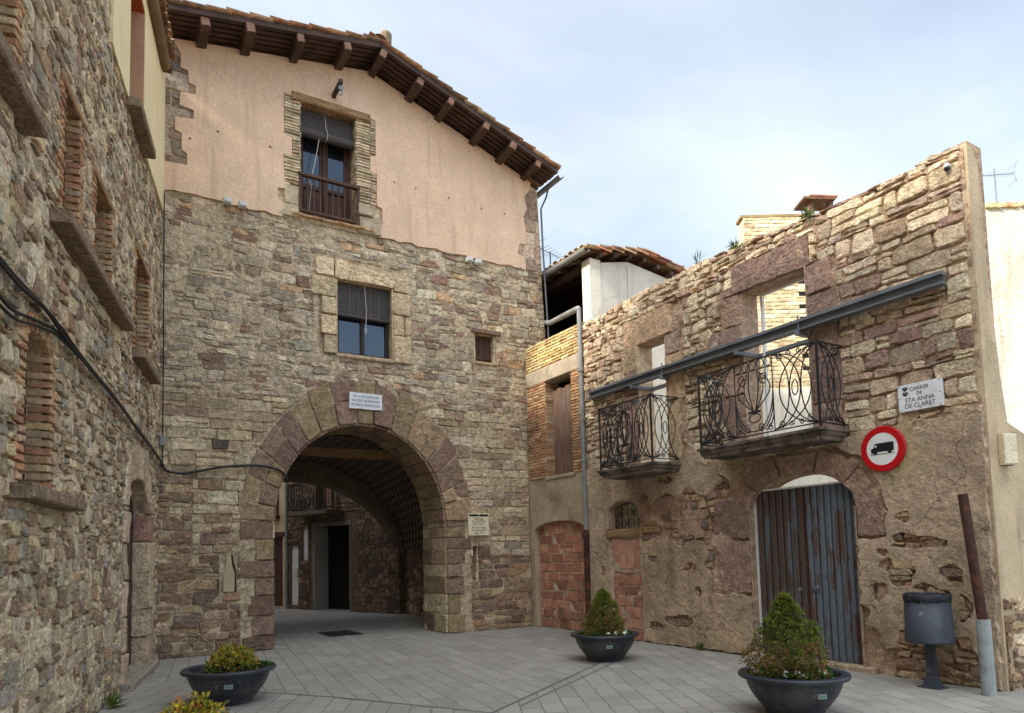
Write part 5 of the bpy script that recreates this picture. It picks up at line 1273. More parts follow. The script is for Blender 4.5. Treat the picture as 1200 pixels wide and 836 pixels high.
# ------------------------------------------------------------------ houses behind
AH = thing('attic_house', 'pale house with dark open loft and ragged tiled roof behind the drainpipe', 'building', (10.5, 13, 0))
FA = Frame((9.3, 0, 0), (0, 1, 0), (-1, 0, 0)); FG = Frame((0, 11.75, 0), (1, 0, 0), (0, -1, 0))
b = MB(); b.box(FA, 11.75, 12.03, 0, 8.0, -.3, 0); b.build('corner_pillar', M['white_wall'], AH)
b = MB(); b.prism(FG, [(9.6, 0), (15, 0), (15, 7.4), (12.6, 7.82), (10.4, 8.12), (9.6, 7.95)], -.2, 0); b.box(FG, 10.36, 10.42, 4, 8.02, 0, .03)
b.build('wall', M['grey_wall'], AH)
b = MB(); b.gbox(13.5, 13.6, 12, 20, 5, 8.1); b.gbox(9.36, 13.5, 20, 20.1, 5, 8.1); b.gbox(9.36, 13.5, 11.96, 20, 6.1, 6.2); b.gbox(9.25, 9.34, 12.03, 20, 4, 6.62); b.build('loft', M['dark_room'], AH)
b = MB()
for i in range(9): b.bar((9.12, 12.1 + i * .55, 8.02), (12.5, 12.1 + i * .55, 8.5), .09, .13)
b.bar((9.42, 11.9, 7.93), (9.42, 17, 7.93), .14, .16)
for i in range(3): b.bar((9.9 + i * 1.1, 12, 8.05 + .1 * i), (9.9 + i * 1.1, 17, 8.05 + .1 * i), .12, .14)
b.build('rafters', M['wood_dark'], AH)
b = MB(); rnd = random.Random(61)
b.add([(9.1, 11.62, 8.08), (10.6, 11.62, 8.30), (10.6, 20, 8.30), (9.1, 20, 8.08)], [(0, 1, 2, 3)], C(120, 90, 70)); b.add([(10.6, 11.62, 8.30), (15, 11.62, 7.42), (15, 20, 7.42), (10.6, 20, 8.30)], [(0, 1, 2, 3)], C(120, 90, 70))
tiles(b, (9.08, 11.6, 8.08), (-1, 0, -.155), (0, 1, 0), 26, 5, [C(196, 176, 146), C(184, 156, 122), C(206, 190, 164)], rnd)
tiles(b, (15, 11.60, 7.46), (1, 0, -.2), (0, 1, 0), 14, 12, PAL_TILERED, rnd)
for j in range(7):
    c = Vector((9.0 + j * .0, 11.46, 0))
b2_ = [(9.32 + i * .36, 8.08 + (.155 * i * .36 if i < 4 else .155 * 1.44 - (i - 4) * .36 * .2)) for i in range(15)]
for u, z in b2_:
    V = []
    for e in (0, .42):
        for k in range(6):
            th = math.pi * k / 5; V.append((u + e + .0, 11.60 + .10 * math.cos(th), z + .03 + .075 * math.sin(th) + (.05 if e == 0 else 0)))
    b.add(V, [(k, k + 1, 7 + k, 6 + k) for k in range(5)] + [tuple(range(6))], pick(PAL_TILERED, rnd))
AR = b.build('roof', M['tile'], AH)
b = MB()
for i in range(8): b = MB(); u = 9.5 + i * .42; z = 8.06 + (.155 * (u - 9.3) if u < 10.6 else .20 - (u - 10.6) * .2); b.tube([(u, 11.58, z - .04), (u, 12, z - .04)], .055, 8); b.build('beam_end', M['wood_dark'], AR)
pass
b = MB(); V = []
for y in (11.55, 19):
    for k in range(8):
        th = math.pi + math.pi * k / 7; V.append((9.08 + .085 * math.cos(th), y, 8.10 + .085 * math.sin(th)))
b.add(V, [(k, k + 1, 9 + k, 8 + k) for k in range(7)]); b.build('gutter', M['plastic_grey'], AR)

def CPt(D, off, z=0): return fh * D + rh * off + Z * z
FW = Frame(CPt(13, 0), rh, -fh)
SB = thing('sunlit_brick_house', 'sunlit pale brick house seen over the ruin and through its right window hole', 'building', CPt(13, 7.2))
b = MB(); rnd = random.Random(71)
PALS = [C(206, 188, 150), C(212, 196, 160), C(200, 180, 142), C(214, 200, 168), C(198, 172, 138)]
b.box(FW, 4.56, 8.2, 0, 7.9, -.3, 0, C(226, 208, 170))
HOL = [XRect(5.55 + k * .16, 5.67 + k * .16, 4.9 + i * .24, 4.98 + i * .24) for i in range(9) for k in range(2)]
lay(b, FW, courses(4.56, 8.2, 4.6, 7.9, (.074, .08), (.26, .30), .012, rnd, .003, 0), .012, PALS, rnd, HOL, cut=.05, jit=.002)
b.build('wall', M['brick'], SB)
b = MB(); b.box(FW, 4.52, 8.2, 7.9, 7.95, -.3, .015, C(224, 206, 170)); b.box(FW, 5.84, 5.90, 4.6, 7.9, 0, .05, C(150, 110, 84)); b.build('coping', M['concrete'], SB)
b = MB(); b.box(FW, 4.58, 8.2, .0, 4.55, 0, .03); b.box(FW, 5.6, 8.0, 3.2, 4.4, .03, .05, (.72, .74, .78)); b.build('white_render', M['white_wall'], SB)
for x in HOL: u0, u1, z0, z1 = x.r; b = MB(); b.box(FW, u0, u1, z0, z1, -.01, .004); b.build('vent_hole', M['dark_room'], SB)
b = MB(); A = CPt(13.4, 5.82, 8.36); B = CPt(12.4, 7.2, 8.1); b.bar(A, A + rh * .62 - Z * .03, .5, .045, Z, C(110, 80, 62)); b.bar(A + Z * .04 + rh * .12, A + rh * .66 + Z * .005, .52, .03, Z, C(160, 112, 86)); b.build('roof', M['tile'], SB)
b = MB(); b.bar(CPt(13.3, 6.0, 7.9), CPt(13.3, 6.0, 8.34), .1, .1, (1, 0, 0)); b.build('roof_post', M['wood_old'], SB); b = MB(); b.bar(CPt(13.3, 6.38, 7.9), CPt(13.3, 6.38, 8.32), .1, .1, (1, 0, 0)); b.build('roof_post', M['wood_old'], SB)
WH = thing('white_house', 'tall blank whitewashed wall glaring in the sun at right edge', 'building', CPt(14, 13))
FWH = Frame(CPt(14, 0), rh, -fh); b = MB(); b.prism(FWH, [(9.92, 0), (20, 0), (20, 8.7), (9.92, 8.46)], -6, 0); b.build('wall', M['limewash'], WH)
b = MB(); rnd = random.Random(3); u = 9.9
while u < 20: stone(b, FWH, rect(u, u + .34, 8.44 + (u - 9.92) * .024, 8.56 + (u - 9.92) * .024), .06, pick([C(200, 176, 130), C(184, 150, 110), C(212, 190, 150)], rnd), rnd, .1, .01, -.5); u += .36
b.build('coping', M['brick'], WH)
LW = thing('low_wall', 'low rendered garden wall joining the end of the ruin, with curved top', 'wall', (9.6, 3.9, 0))
b = MB(); FLo = Frame((0, 3.86, 0), (1, 0, 0), (0, -1, 0)); b.prism(FLo, [(8.88, 0), (13, 0), (13, 2.7), (10, 2.82), (9.5, 2.86), (9.2, 2.94), (9.0, 3.0), (8.88, 3.02)], -.3, .0); b.build('wall', M['render_beige'], LW)

# ------------------------------------------------------------------ street beyond the arch
P1 = Vector((7.3, 19.0, 0)); dd = Vector((-.35, .9368, 0)).normalized(); FS = Frame(P1, dd, Vector((-dd.y, dd.x, 0)))
ST = thing('street_house', 'dark stone house with white doorway and balcony seen through the arch', 'building', FS.p(2, 0))
rnd = random.Random(81); SD = (1.56, 3.27, 0, 2.58); SW1 = (3.63, 3.96, 1.55, 2.62); SW2 = (4.14, 4.56, .12, 2.02); SBw = (2.3, 3.2, 3.05, 5)
b = MB()
b.prism(FS, [(-.6, 0), (SD[0], 0), (SD[0], SD[3]), (SD[1], SD[3]), (SD[1], 0), (4.75, 0), (4.75, 7.5), (-.6, 7.5)], -.6, 0, C(104, 84, 68), holes=[ring(SW1), ring(SW2), ring(SBw)])
lay(b, FS, rubble(-.6, 4.72, 0, 5.4, .24, .14, .014, rnd), .03, [C(112, 90, 72), C(98, 78, 64), C(122, 100, 80), C(88, 72, 60)], rnd,
    [XRect(1.2, 3.5, -1, 3.0), XRect(3.55, 4.02, 1.5, 2.7), XRect(4.1, 4.62, -1, 2.1), XRect(2.2, 3.3, 3, 5.1)])
b.build('wall', M['stone'], ST)
b = MB()
FV = Frame(FS.p(SD[1], 0), Vector((-dd.y, dd.x, 0)), -dd); b.box(FV, -.5, .02, 0, SD[3], -.02, .01, (.6, .6, .62))
b.box(FS, SD[0] - .1, SD[1] + .12, SD[3], SD[3] + .12, -.6, .02, (.34, .32, .3)); b.box(FS, SD[1] + .0, SD[1] + .08, 0, SD[3], -.1, .02, (.34, .32, .3)); b.box(FS, SD[0] - .06, SD[0], 0, SD[3], -.4, .02, (.34, .32, .3))
b.build('doorway', M['grey_wall'], ST)
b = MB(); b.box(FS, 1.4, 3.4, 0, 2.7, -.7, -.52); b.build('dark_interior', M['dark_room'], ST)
b = MB(); b.box(FS, SW1[0], SW1[1], SW1[2], SW1[3], -.12, -.08); b.build('window', M['white_paint'], ST)
b = MB(); b.box(FS, SW2[0], SW2[1], SW2[2], SW2[3], -.10, -.06); b.box(FS, 4.22, 4.40, 1.0, 1.3, -.06, -.02, (.8, .8, .8)); b.build('door', M['white_paint'], ST)
b = MB(); b.box(FS, 2.3, 3.2, 3.05, 5, -.25, -.2); b.box(FS, 2.62, 2.88, 3.05, 5, -.2, -.15, (3, 3, 3)); b.build('balcony_door', M['wood_dark'], ST)
b = MB(); b.bbox(FS, 1.85, 3.8, 2.92, 3.04, 0, .62, (.35, .33, .3)); o = b.build('balcony', M['concrete'], ST)
b = MB()
for z in (3.12, 3.92):
    b.bar(FS.p(1.88, z, .6), FS.p(3.77, z, .6), .025, .025)
    for u in (1.88, 3.77): b.bar(FS.p(u, z, 0), FS.p(u, z, .6), .025, .025)
for i in range(19): b.tube([FS.p(1.88 + i * .105, 3.04, .6), FS.p(1.88 + i * .105, 3.92, .6)], .009, 5)
for i in range(6):
    for u in (1.88, 3.77): b.tube([FS.p(u, 3.04, i * .1), FS.p(u, 3.92, i * .1)], .009, 5)
for i in range(9): b.tube(ell(FS, 1.98 + i * .21, 3.3, .09, .14, 0, 6.29, .6, 12), .008, 5)
b.build('railing', M['iron'], o)
b = MB(); b.tube([FS.p(4.70, .1, .06), FS.p(4.70, 6.5, .06)], .045, 8); b.build('downpipe', M['plastic_grey'], ST)
PH = thing('far_house', 'pale house with small upper window above brown plank door, deep inside the street', 'building', FS.p(7, 0))
b = MB(); b.prism(FS, [(4.78, 0), (9.5, 0), (9.5, 7.2), (4.78, 7.2)], -.5, .03, holes=[ring((5.15, 6.0, 3.05, 4.05)), ring((4.95, 6.2, .05, 2.35))]); b.build('wall', M['render_beige'], PH)
b = MB(); b.box(FS, 5.15, 6.0, 3.05, 4.05, -.3, -.25); b.bbox(FS, 5.1, 6.05, 2.95, 3.05, -.2, .12, C(190, 130, 90)); b.build('window', M['wood_dark'], PH)
b = MB()
for i in range(6): b.bbox(FS, 4.95 + i * .21, 5.155 + i * .21, .05, 2.35, -.12, -.07)
b.box(FS, 4.78, 6.4, 2.35, 2.5, .03, .06); b.build('door', M['wood_frame'], PH)
b = MB(); b.box(FS, 9.5, 9.8, 0, 7, -6, 5, (1, 1, 1)); tag(b.build('street_end_wall', M['render_grey']), 'grey rendered wall closing the street behind the far pale house', 'wall') if False else None

# ------------------------------------------------------------------ signs and fittings on the walls
def plate(name, label, cat, fr, u0, u1, z0, z1, d, right, lines, col_mat='marble', th=.025, wav=0, tm='grey_text', seed=1):
    t = thing(name, label, cat, fr.p((u0 + u1) / 2, z0, d)); b = MB(); r_ = random.Random(seed)
    p = rough(rect(u0, u1, z0, z1), .08, wav, r_) if wav else rect(u0, u1, z0, z1)
    b.prism(fr, p, d - .03, d + th); b.build('plate', M[col_mat], t)
    b = MB()
    for txt, fu, fz_, size, sq in lines:
        text_mesh(b, txt, fr.p(u0 + (u1 - u0) * fu, z0 + (z1 - z0) * fz_, d + th + .001), right, Z, size, .0012, squeeze=sq)
    b.build('lettering', M[tm], t); return t
plate('town_plaque', 'white marble town plaque set above the crown of the arch', 'plaque', FT, 4.32, 4.98, 4.49, 4.80, .05, (1, 0, 0),
      [('VILLA DE SANPEDOR', .5, .77, .070, .80), ('PARTIDO DE MANRESA', .5, .50, .070, .78), ('PROVINCIA DE BARCELONA', .5, .23, .070, .66)], wav=.006, seed=4)
t = plate('gate_plaque', 'cream information plaque with dark top strip on the wall right of the arch', 'plaque', FT, 6.86, 7.35, 2.0, 2.47, .05, (1, 0, 0),
      [('PORTAL', .5, .74, .062, 1), ('DE LES VERGES', .5, .62, .058, .85), ('DE LA VILLA', .5, .50, .058, .85), ('Porta de l\'antiga', .5, .35, .060, .85), ('muralla medieval', .5, .23, .060, .85), ('segle XIV', .5, .11, .060, .9)], col_mat='lamp_glass')
b = MB(); b.box(FT, 6.88, 7.08, 2.40, 2.445, .074, .079); b.box(FT, 7.13, 7.33, 2.40, 2.445, .074, .079); b.box(FT, 7.08, 7.13, 2.41, 2.43, .074, .078); b.build('header_strip', M['black_paint'], t)
t = plate('street_sign', 'white street name plate bolted to the ruin above the round traffic sign', 'street sign', FRu, 4.18, 4.68, 3.17, 3.49, .05, (0, -1, 0), [])
b = MB(); fu = lambda f: 4.68 - .5 * f
for txt, f, zz, sz, sq in (('CARRER', .50, 3.425, .064, .95), ('DE', .50, 3.365, .054, 1), ('STA ANNA', .50, 3.295, .076, .92), ('DE CLARET', .50, 3.225, .076, .92)): text_mesh(b, txt, FRu.p(fu(f), zz, .0762), (0, -1, 0), Z, sz, .0012, squeeze=sq)
b.build('lettering', M['grey_text'], t)
b = MB()
for zz in (3.43, 3.37):   # the two small shields
    sh = [(4.628, zz + .022), (4.56, zz + .022), (4.562, zz + .004), (4.58, zz - .012), (4.594, zz - .024), (4.608, zz - .012), (4.626, zz + .004)]
    b.prism(FRu, sh, .074, .0775)
    for k in range(3): b.box(FRu, 4.566 + k * .022, 4.578 + k * .022, zz + .024, zz + .034, .074, .077)
b.build('crest', M['grey_text'], t)
b = MB()
for u in (4.20, 4.43, 4.66):
    for z in (3.19, 3.47): b.lathe(FRu.p(u, z, .074), [(0, .006), (.006, .005), (.008, 0)], 8, axis=(-1, 0, 0))
for z in (3.33,):
    for u in (4.20, 4.66): b.lathe(FRu.p(u, z, .074), [(0, .006), (.006, .005), (.008, 0)], 8, axis=(-1, 0, 0))
b.build('bolt', M['steel'], t)

t = thing('traffic_sign', 'round red bordered no lorries sign fixed to the ruined wall', 'road sign', FRu.p(4.91, 2.50, .1))
cS = FRu.p(4.91, 2.765, .05); ax = (-1, 0, 0)
b = MB(); b.lathe(cS, [(.0, .0), (.275, 0), (.28, .01), (.28, .035), (.272, .045), (.20, .045), (.198, .040)], 56, axis=ax); b.build('rim', M['red_paint'], t, smooth=False)
b = MB(); b.lathe(cS, [(.199, .036), (.199, .042), (0, .042)], 56, axis=ax); b.build('disc', M['white_paint'], t)
FSi = Frame(cS, (0, -1, 0), ax); tr = [(-.142, -.042), (-.142, .012), (-.108, .018), (-.094, .062), (-.078, .074), (.145, .074), (.145, -.034), (.118, -.034), (.112, -.058), (.082, -.062), (.062, -.040), (.058, -.034), (-.062, -.034), (-.068, -.054), (-.086, -.062), (-.108, -.058), (-.114, -.046)]
winp = [(-.095, .026), (-.085, .056), (-.070, .056), (-.066, .026)]
b = MB(); b.prism(FSi, tr, .041, .0445, holes=[winp]); b.prism(FSi, [(-.15, -.066), (.145, -.066), (.145, -.058), (-.15, -.058)], .041, .0445); b.build('lorry_symbol', M['black_paint'], t)
b = MB(); b.box(FRu, 4.87, 4.95, 2.60, 2.92, .0, .05); b.build('bracket', M['steel'], t)

def flood(u, z, lab, s):
    t = thing('floodlight', lab, 'floodlight', FT.p(u, z, 0), group='floodlights on the gate tower')
    b = MB(); b.bbox(FT, u - .07, u + .07, z - .03, z + .06, .08, .2, (.75, .77, .8), .02); b.build('housing', M['white_paint'], t)
    b = MB(); b.bbox(FT, u - .06, u + .06, z + .06, z + .07, .09, .19, (1, 1, 1), .004); b.build('lens', M['white_paint'], t)
    b = MB(); b.bar(FT.p(u, z, 0), FT.p(u, z, .12), .05, .03); b.build('bracket', M['steel'], t)
flood(2.07, 8.03, 'leftmost floodlight under the left end of the pink plaster', 1); flood(2.33, 8.02, 'second floodlight from the left under the pink plaster', 1)
flood(6.98, 7.93, 'third floodlight from the left, under the pink plaster right of the windows', 1); flood(7.20, 7.92, 'rightmost floodlight under the right end of the pink plaster', 1)
t = thing('wall_lamp', 'small cream rectangular lamp box on the rendered end of the ruin', 'lamp', (8.70, 3.75, 2.43))
FE2 = Frame((8.70, 3.72, 0), (.93, -.36, 0), (-.36, -.93, 0)); b = MB(); b.bbox(FE2, -.085, .085, 2.44, 2.78, -.02, .06, (1, 1, 1), .01); b.build('cover', M['lamp_glass'], t); b = MB(); b.box(FE2, -.095, .095, 2.43, 2.79, -.06, -.02); b.build('back_plate', M['steel'], t)
t = thing('dome_camera', 'tiny white dome fitting under the top corner of the ruin', 'wall fitting', FRu.p(3.95, 5.86, 0))
b = MB(); b.tube([FRu.p(3.95, 5.90, 0), FRu.p(3.95, 5.90, .09)], .028, 10); b.build('housing', M['white_paint'], t); b = MB(); b.lathe(FRu.p(3.95, 5.86, .08), [(0, -.03), (.02, -.024), (.03, 0), (.026, .02)], 12); b.build('dome', M['black_paint'], t)

# cables
rnd = random.Random(91)
def sag(pts, n=10):
    o = []
    P = [Vector(p) for p in pts]
    for i in range(len(P) - 1):
        p0, p1, p2, p3 = P[max(i - 1, 0)], P[i], P[i + 1], P[min(i + 2, len(P) - 1)]
        for j in range(n):
            t_ = j / n; o.append(.5 * ((2 * p1) + (p2 - p0) * t_ + (2 * p0 - 5 * p1 + 4 * p2 - p3) * t_ ** 2 + (3 * p1 - p0 - 3 * p2 + p3) * t_ ** 3))
    return o + [P[-1]]
b = MB()
main = [(3.0, 3.75), (4.6, 3.66), (5.55, 3.60), (6.2, 3.63), (6.8, 3.60), (7.6, 3.55), (9.2, 3.50), (10.6, 3.42), (12.2, 3.33), (13.05, 3.26)]
for k in range(3):
    b.tube(sag([FL.p(u, z + (.02, -.02, -.045)[k] + rnd.uniform(-.012, .012), .06 + .015 * k) for u, z in main]), .014, 6)
b.tube(sag([FL.p(u, z, .07) for u, z in [(3, 3.5), (4.8, 3.42), (5.5, 3.36), (6.0, 3.44), (6.6, 3.54), (7.2, 3.55)]]), .013, 6)
b.tube(sag([FL.p(u, z, .07) for u, z in [(3, 3.42), (4.8, 3.35), (5.55, 3.31), (6.1, 3.42), (6.7, 3.52), (7.4, 3.53)]]), .012, 6)
tag(b.build('cable_bundle', M['black_rubber'], origin=FL.p(8, 3.4)), 'thick black cable bundle running along the left stone house', 'cable')
b = MB(); b.tube(sag([FT.p(u, z, .07) for u, z in [(1.06, 3.26), (1.15, 3.14), (1.35, 3.10), (1.6, 3.14), (2.03, 3.24), (2.6, 3.29), (2.95, 3.24), (3.1, 3.14), (3.14, 3.05)]]), .022, 6)
tag(b.build('cable', M['black_rubber'], origin=FT.p(2, 3.2)), 'black cable crossing from the corner to the left of the arch', 'cable')
b = MB(); b.tube([FT.p(1.08, 3.2, .08), FT.p(1.08, 5.0, .07), FT.p(1.06, 8.0, .07)], .011, 5); tag(b.build('cable', M['black_rubber'], origin=FT.p(1.07, 3.2)), 'thin vertical cable in the corner between stone house and tower', 'cable')
b = MB(); b.bbox(FT, 1.03, 1.12, 3.55, 3.72, .06, .12); tag(b.build('junction_box', M['plastic_grey'], origin=FT.p(1.07, 3.55)), 'small pale junction box on the corner cable', 'junction box')

# pole beside the bin
t = thing('cable_pole', 'leaning rusty iron pipe in a grey plastic sleeve beside the litter bin', 'pole', (8.10, 3.80, 0))
b = MB(); b.tube([(8.11, 3.81, .70), (8.23, 3.98, 2.12)], .050, 12, cap=False); b.tube([(8.11, 3.81, .70), (8.23, 3.98, 2.10)], .045, 12); b.build('iron_pipe', M['rust_dark'], t)
b = MB(); b.tube([(8.10, 3.80, 0), (8.115, 3.815, .78)], .068, 14); b.build('sleeve', M['conduit'], t)
# litter bin
t = thing('litter_bin', 'dark grey metal litter bin on a post with black bag', 'litter bin', (8.08, 4.33, 0))
bx, by = 8.06, 4.35; pr = []
hs = [(.255, .50), (.24, .58), (.225, 1.02)]
b = MB(); b.lathe((bx, by, 0), [(0, .52), (.232, .52), (.245, .50), (.25, .51), (.243, .53), (.228, .96), (.222, .96), (.225, .60), (0, .56)], 36); b.build('bucket', M['bin'], t, smooth=True)
b = MB(); k = 48; V = []; r_ = random.Random(1)
for i, (rad, z) in enumerate([(.19, .85), (.215, 1.02), (.225, 1.035), (.236, 1.025), (.238, .985), (.234, .955), (.230, .95)]):
    for j in range(k): q = rad + .005 * math.sin(j * 1.9 + i) + r_.uniform(-.004, .004); V.append((bx + q * math.cos(2 * math.pi * j / k), by + q * math.sin(2 * math.pi * j / k), z + r_.uniform(-.01, .012)))
b.add(V, [(i * k + j, i * k + (j + 1) % k, (i + 1) * k + (j + 1) % k, (i + 1) * k + j) for i in range(6) for j in range(k)]); b.build('bag', M['bag'], t, smooth=True)
b = MB(); b.bar((bx, by, .02), (bx, by, .54), .10, .05, (1, 0, 0)); b.add([(bx - .07, by - .09, .0), (bx + .07, by - .09, .0), (bx + .07, by + .09, 0), (bx - .07, by + .09, 0), (bx - .035, by - .05, .13), (bx + .035, by - .05, .13), (bx + .035, by + .05, .13), (bx - .035, by + .05, .13)], [(0, 1, 5, 4), (1, 2, 6, 5), (2, 3, 7, 6), (3, 0, 4, 7)]); b.gbox(bx - .10, bx + .10, by - .12, by + .12, 0, .012); b.build('post', M['bin'], t)
# drain grate under the arch
b = MB(); b.gbox(4.3, 5.0, 14.3, 15.3, -.02, .004)
for i in range(12): b.gbox(4.32, 4.98, 14.34 + i * .08, 14.37 + i * .08, .004, .01)
tag(b.build('drain_cover', M['iron'], origin=(4.65, 14.8, 0)), 'dark iron drain cover in the paving under the arch', 'drain cover')
# aerials
def aerial(name, lab, base, h, dirv, n, L, w):
    t = thing(name, lab, 'aerial', base); base = Vector(base); b = MB(); b.tube([base, base + Z * h], .018, 6); b.build('mast', M['steel'], t)
    dirv = Vector(dirv).normalized(); s = Z.cross(dirv); a = base + Z * h * .93; b = MB(); b.tube([a - dirv * L * .5, a + dirv * L * .5], .010, 5)
    for i in range(n): c = a + dirv * L * (i / (n - 1) - .5); ww = w * (1 - .5 * i / n); b.tube([c - s * ww, c + s * ww], .005, 4)
    c = a - dirv * L * .5
    for e in (-1, 1): b.tube([c, c + Z * .22 * e - dirv * .06], .006, 4); b.tube([c + Z * .2 * e - s * .2, c + Z * .2 * e + s * .2], .005, 4)
    b.build('antenna', M['steel'], t); return t
A1 = CPt(16, 11.62, 8.3); aerial('television_aerial', 'comb shaped television aerial on a thin mast above the white house', A1, 2.1, -rh + fh * .1, 12, .85, .13)
t = aerial('television_aerial', 'small faint aerial above the loft roof beside the tower', (9.35, 13.3, 8.2), .55, (1, .3, 0), 6, .7, .25)
# ------------------------------------------------------------------ planters and plants
def leafquad(b, c, d, up_, L, w, col):
    d = d.normalized(); s = d.cross(up_)
    if s.length < 1e-4: s = Vector((1, 0, 0))
    s.normalize(); n = s.cross(d)
    m1 = c + d * L * .5 + n * L * .10
    b.add([c, m1 - s * w / 2, c + d * L, m1 + s * w / 2], [(0, 1, 2, 3)], col)
def rdir(r_):
    z = r_.uniform(-1, 1); a = r_.uniform(0, 6.283); q = math.sqrt(1 - z * z); return Vector((q * math.cos(a), q * math.sin(a), z))
def planter(loc, rot, lab, k=0):
    t = thing('planter', lab, 'planter', loc, 'round plastic planters in the square')
    o = Vector(loc); b = MB()
    prof = [(0, .0), (.25, 0), (.262, .01), (.275, .05)]
    for i in range(9): a = i / 8; prof.append((.275 + .165 * math.sin(a * math.pi / 2 * .95), .05 + .29 * a + .0))
    prof += [(.442, .345), (.50, .352), (.508, .362), (.508, .382), (.50, .392), (.425, .392), (.418, .38), (.405, .33)]
    b.lathe(o, prof, 64); b.build('bowl', M['pot'], t, smooth=False)
    b = MB(); k_ = 40; r_ = random.Random(k); V = [(o.x, o.y, .35)]
    for rad in (.2, .415):
        for j in range(k_): V.append((o.x + rad * math.cos(2 * math.pi * j / k_), o.y + rad * math.sin(2 * math.pi * j / k_), .335 + r_.uniform(-.012, .016)))
    b.add(V, [(0, 1 + j, 1 + (j + 1) % k_) for j in range(k_)] + [(1 + j, 1 + k_ + j, 1 + k_ + (j + 1) % k_, 1 + (j + 1) % k_) for j in range(k_)]); b.build('soil', M['soil'], t)
    dv = Vector((math.cos(rot), math.sin(rot), 0)); s = Vector((-dv.y, dv.x, 0)); fr = Frame(o + dv * .412, s, (dv + Z * -.35).normalized())
    b = MB(); b.bbox(fr, -.045, .045, .215, .265, -.02, .012, (1, 1, 1), .005); tg = b.build('name_tag', M['conduit'], t)
    b = MB(); b.bbox(fr, -.032, .032, .228, .252, .012, .014, C(120, 160, 140), .001); b.build('tag_print', M['white_paint'], tg)
    return t
def conifer(loc, h, r, lab, seed, browning=.45):
    t = thing('dwarf_conifer', lab, 'conifer', loc, 'cone shaped conifers in planters'); r_ = random.Random(seed); o = Vector(loc)
    b = MB(); b.tube([o, o + Z * h * .5, o + Z * h * .93], [.02, .012, .004], 7)
    for i in range(26):
        z = h * r_.uniform(.08, .8); a = r_.uniform(0, 6.283); q = r * (1 - z / h) ** .8 * .9; b.tube([o + Z * z, o + Z * (z + .03) + Vector((q * math.cos(a), q * math.sin(a), 0))], [.007, .003], 4)
    b.build('trunk', M['wood_dark'], t)
    b = MB(); prof = lambda f: (1 - f ** 1.5) ** .95 * (1 if f > .14 else .74 + f * 1.85)
    for i in range(620):
        f = r_.random() ** 1.2 * .97; a = r_.uniform(0, 6.283); lump = 1 + .16 * math.sin(a * 3 + seed + f * 7) + .12 * math.sin(a * 5 - f * 11 + seed)
        rad = r * prof(f) * lump * (r_.uniform(.82, 1.02) if i % 3 else r_.uniform(.35, .8)); c0 = o + Vector((rad * math.cos(a), rad * math.sin(a), h * (.03 + .97 * f)))
        outw = Vector((math.cos(a), math.sin(a), .35 + 1.0 * f)).normalized(); br = f < browning and r_.random() < .85 - f * .8; g = r_.random(); cr = r_.uniform(.022, .050) * (1.15 - .3 * f)
        for k in range(13):
            d0 = (rdir(r_) + outw * .5).normalized(); c = c0 + d0 * cr * r_.random() ** .4; tip = max(0, d0.dot(outw))
            col = C(122 + 30 * g, 96 + 20 * g, 60) if br and r_.random() < .75 else C(66 + 30 * g + 50 * tip, 78 + 26 * g + 46 * tip, 34 + 18 * tip)
            for q in range(4): leafquad(b, c, d0 + outw * .3 + rdir(r_) * .8, rdir(r_), r_.uniform(.015, .028), .009, tuple(x * r_.uniform(.8, 1.2) for x in col))
    b.build('foliage', M['leaf'], t); return t
def shrub(loc, r, h, lab, seed, n=900, cols=None, spread=1., group=None):
    t = thing('shrub', lab, 'shrub', loc, group); r_ = random.Random(seed); o = Vector(loc)
    b = MB()
    for i in range(22): d = rdir(r_); d.z = abs(d.z) + .4; d.normalize(); b.tube([o, o + Vector((d.x * r * .45, d.y * r * .45, d.z * h * .5)), o + Vector((d.x * r * .85, d.y * r * .85, d.z * h * .85))], [.006, .004, .002], 4)
    b.build('stems', M['wood_dark'], t)
    b = MB()
    for i in range(n):
        d = rdir(r_); d.z = abs(d.z); q = r_.uniform(.55, 1.05) ** .6; c = o + Vector((d.x * r * q, d.y * r * q * spread, .02 + d.z * h * q * (1 + .25 * math.sin(d.x * 9 + seed) * math.cos(d.y * 8))))
        g = r_.random(); low = d.z < .3
        col = C(62 + 30 * g, 84 + 24 * g, 40) if (low and r_.random() < .7) else (C(150 + 40 * g, 140 + 26 * g, 48) if r_.random() < .55 else (C(160 + 20 * g, 100 + 20 * g, 52) if r_.random() < .35 else C(96 + 30 * g, 108 + 20 * g, 44)))
        for k in range(3): leafquad(b, c + rdir(r_) * .012, d + rdir(r_) * .9, rdir(r_), r_.uniform(.032, .055), .022, tuple(x * r_.uniform(.8, 1.2) for x in col))
    b.build('foliage', M['leaf'], t); return t
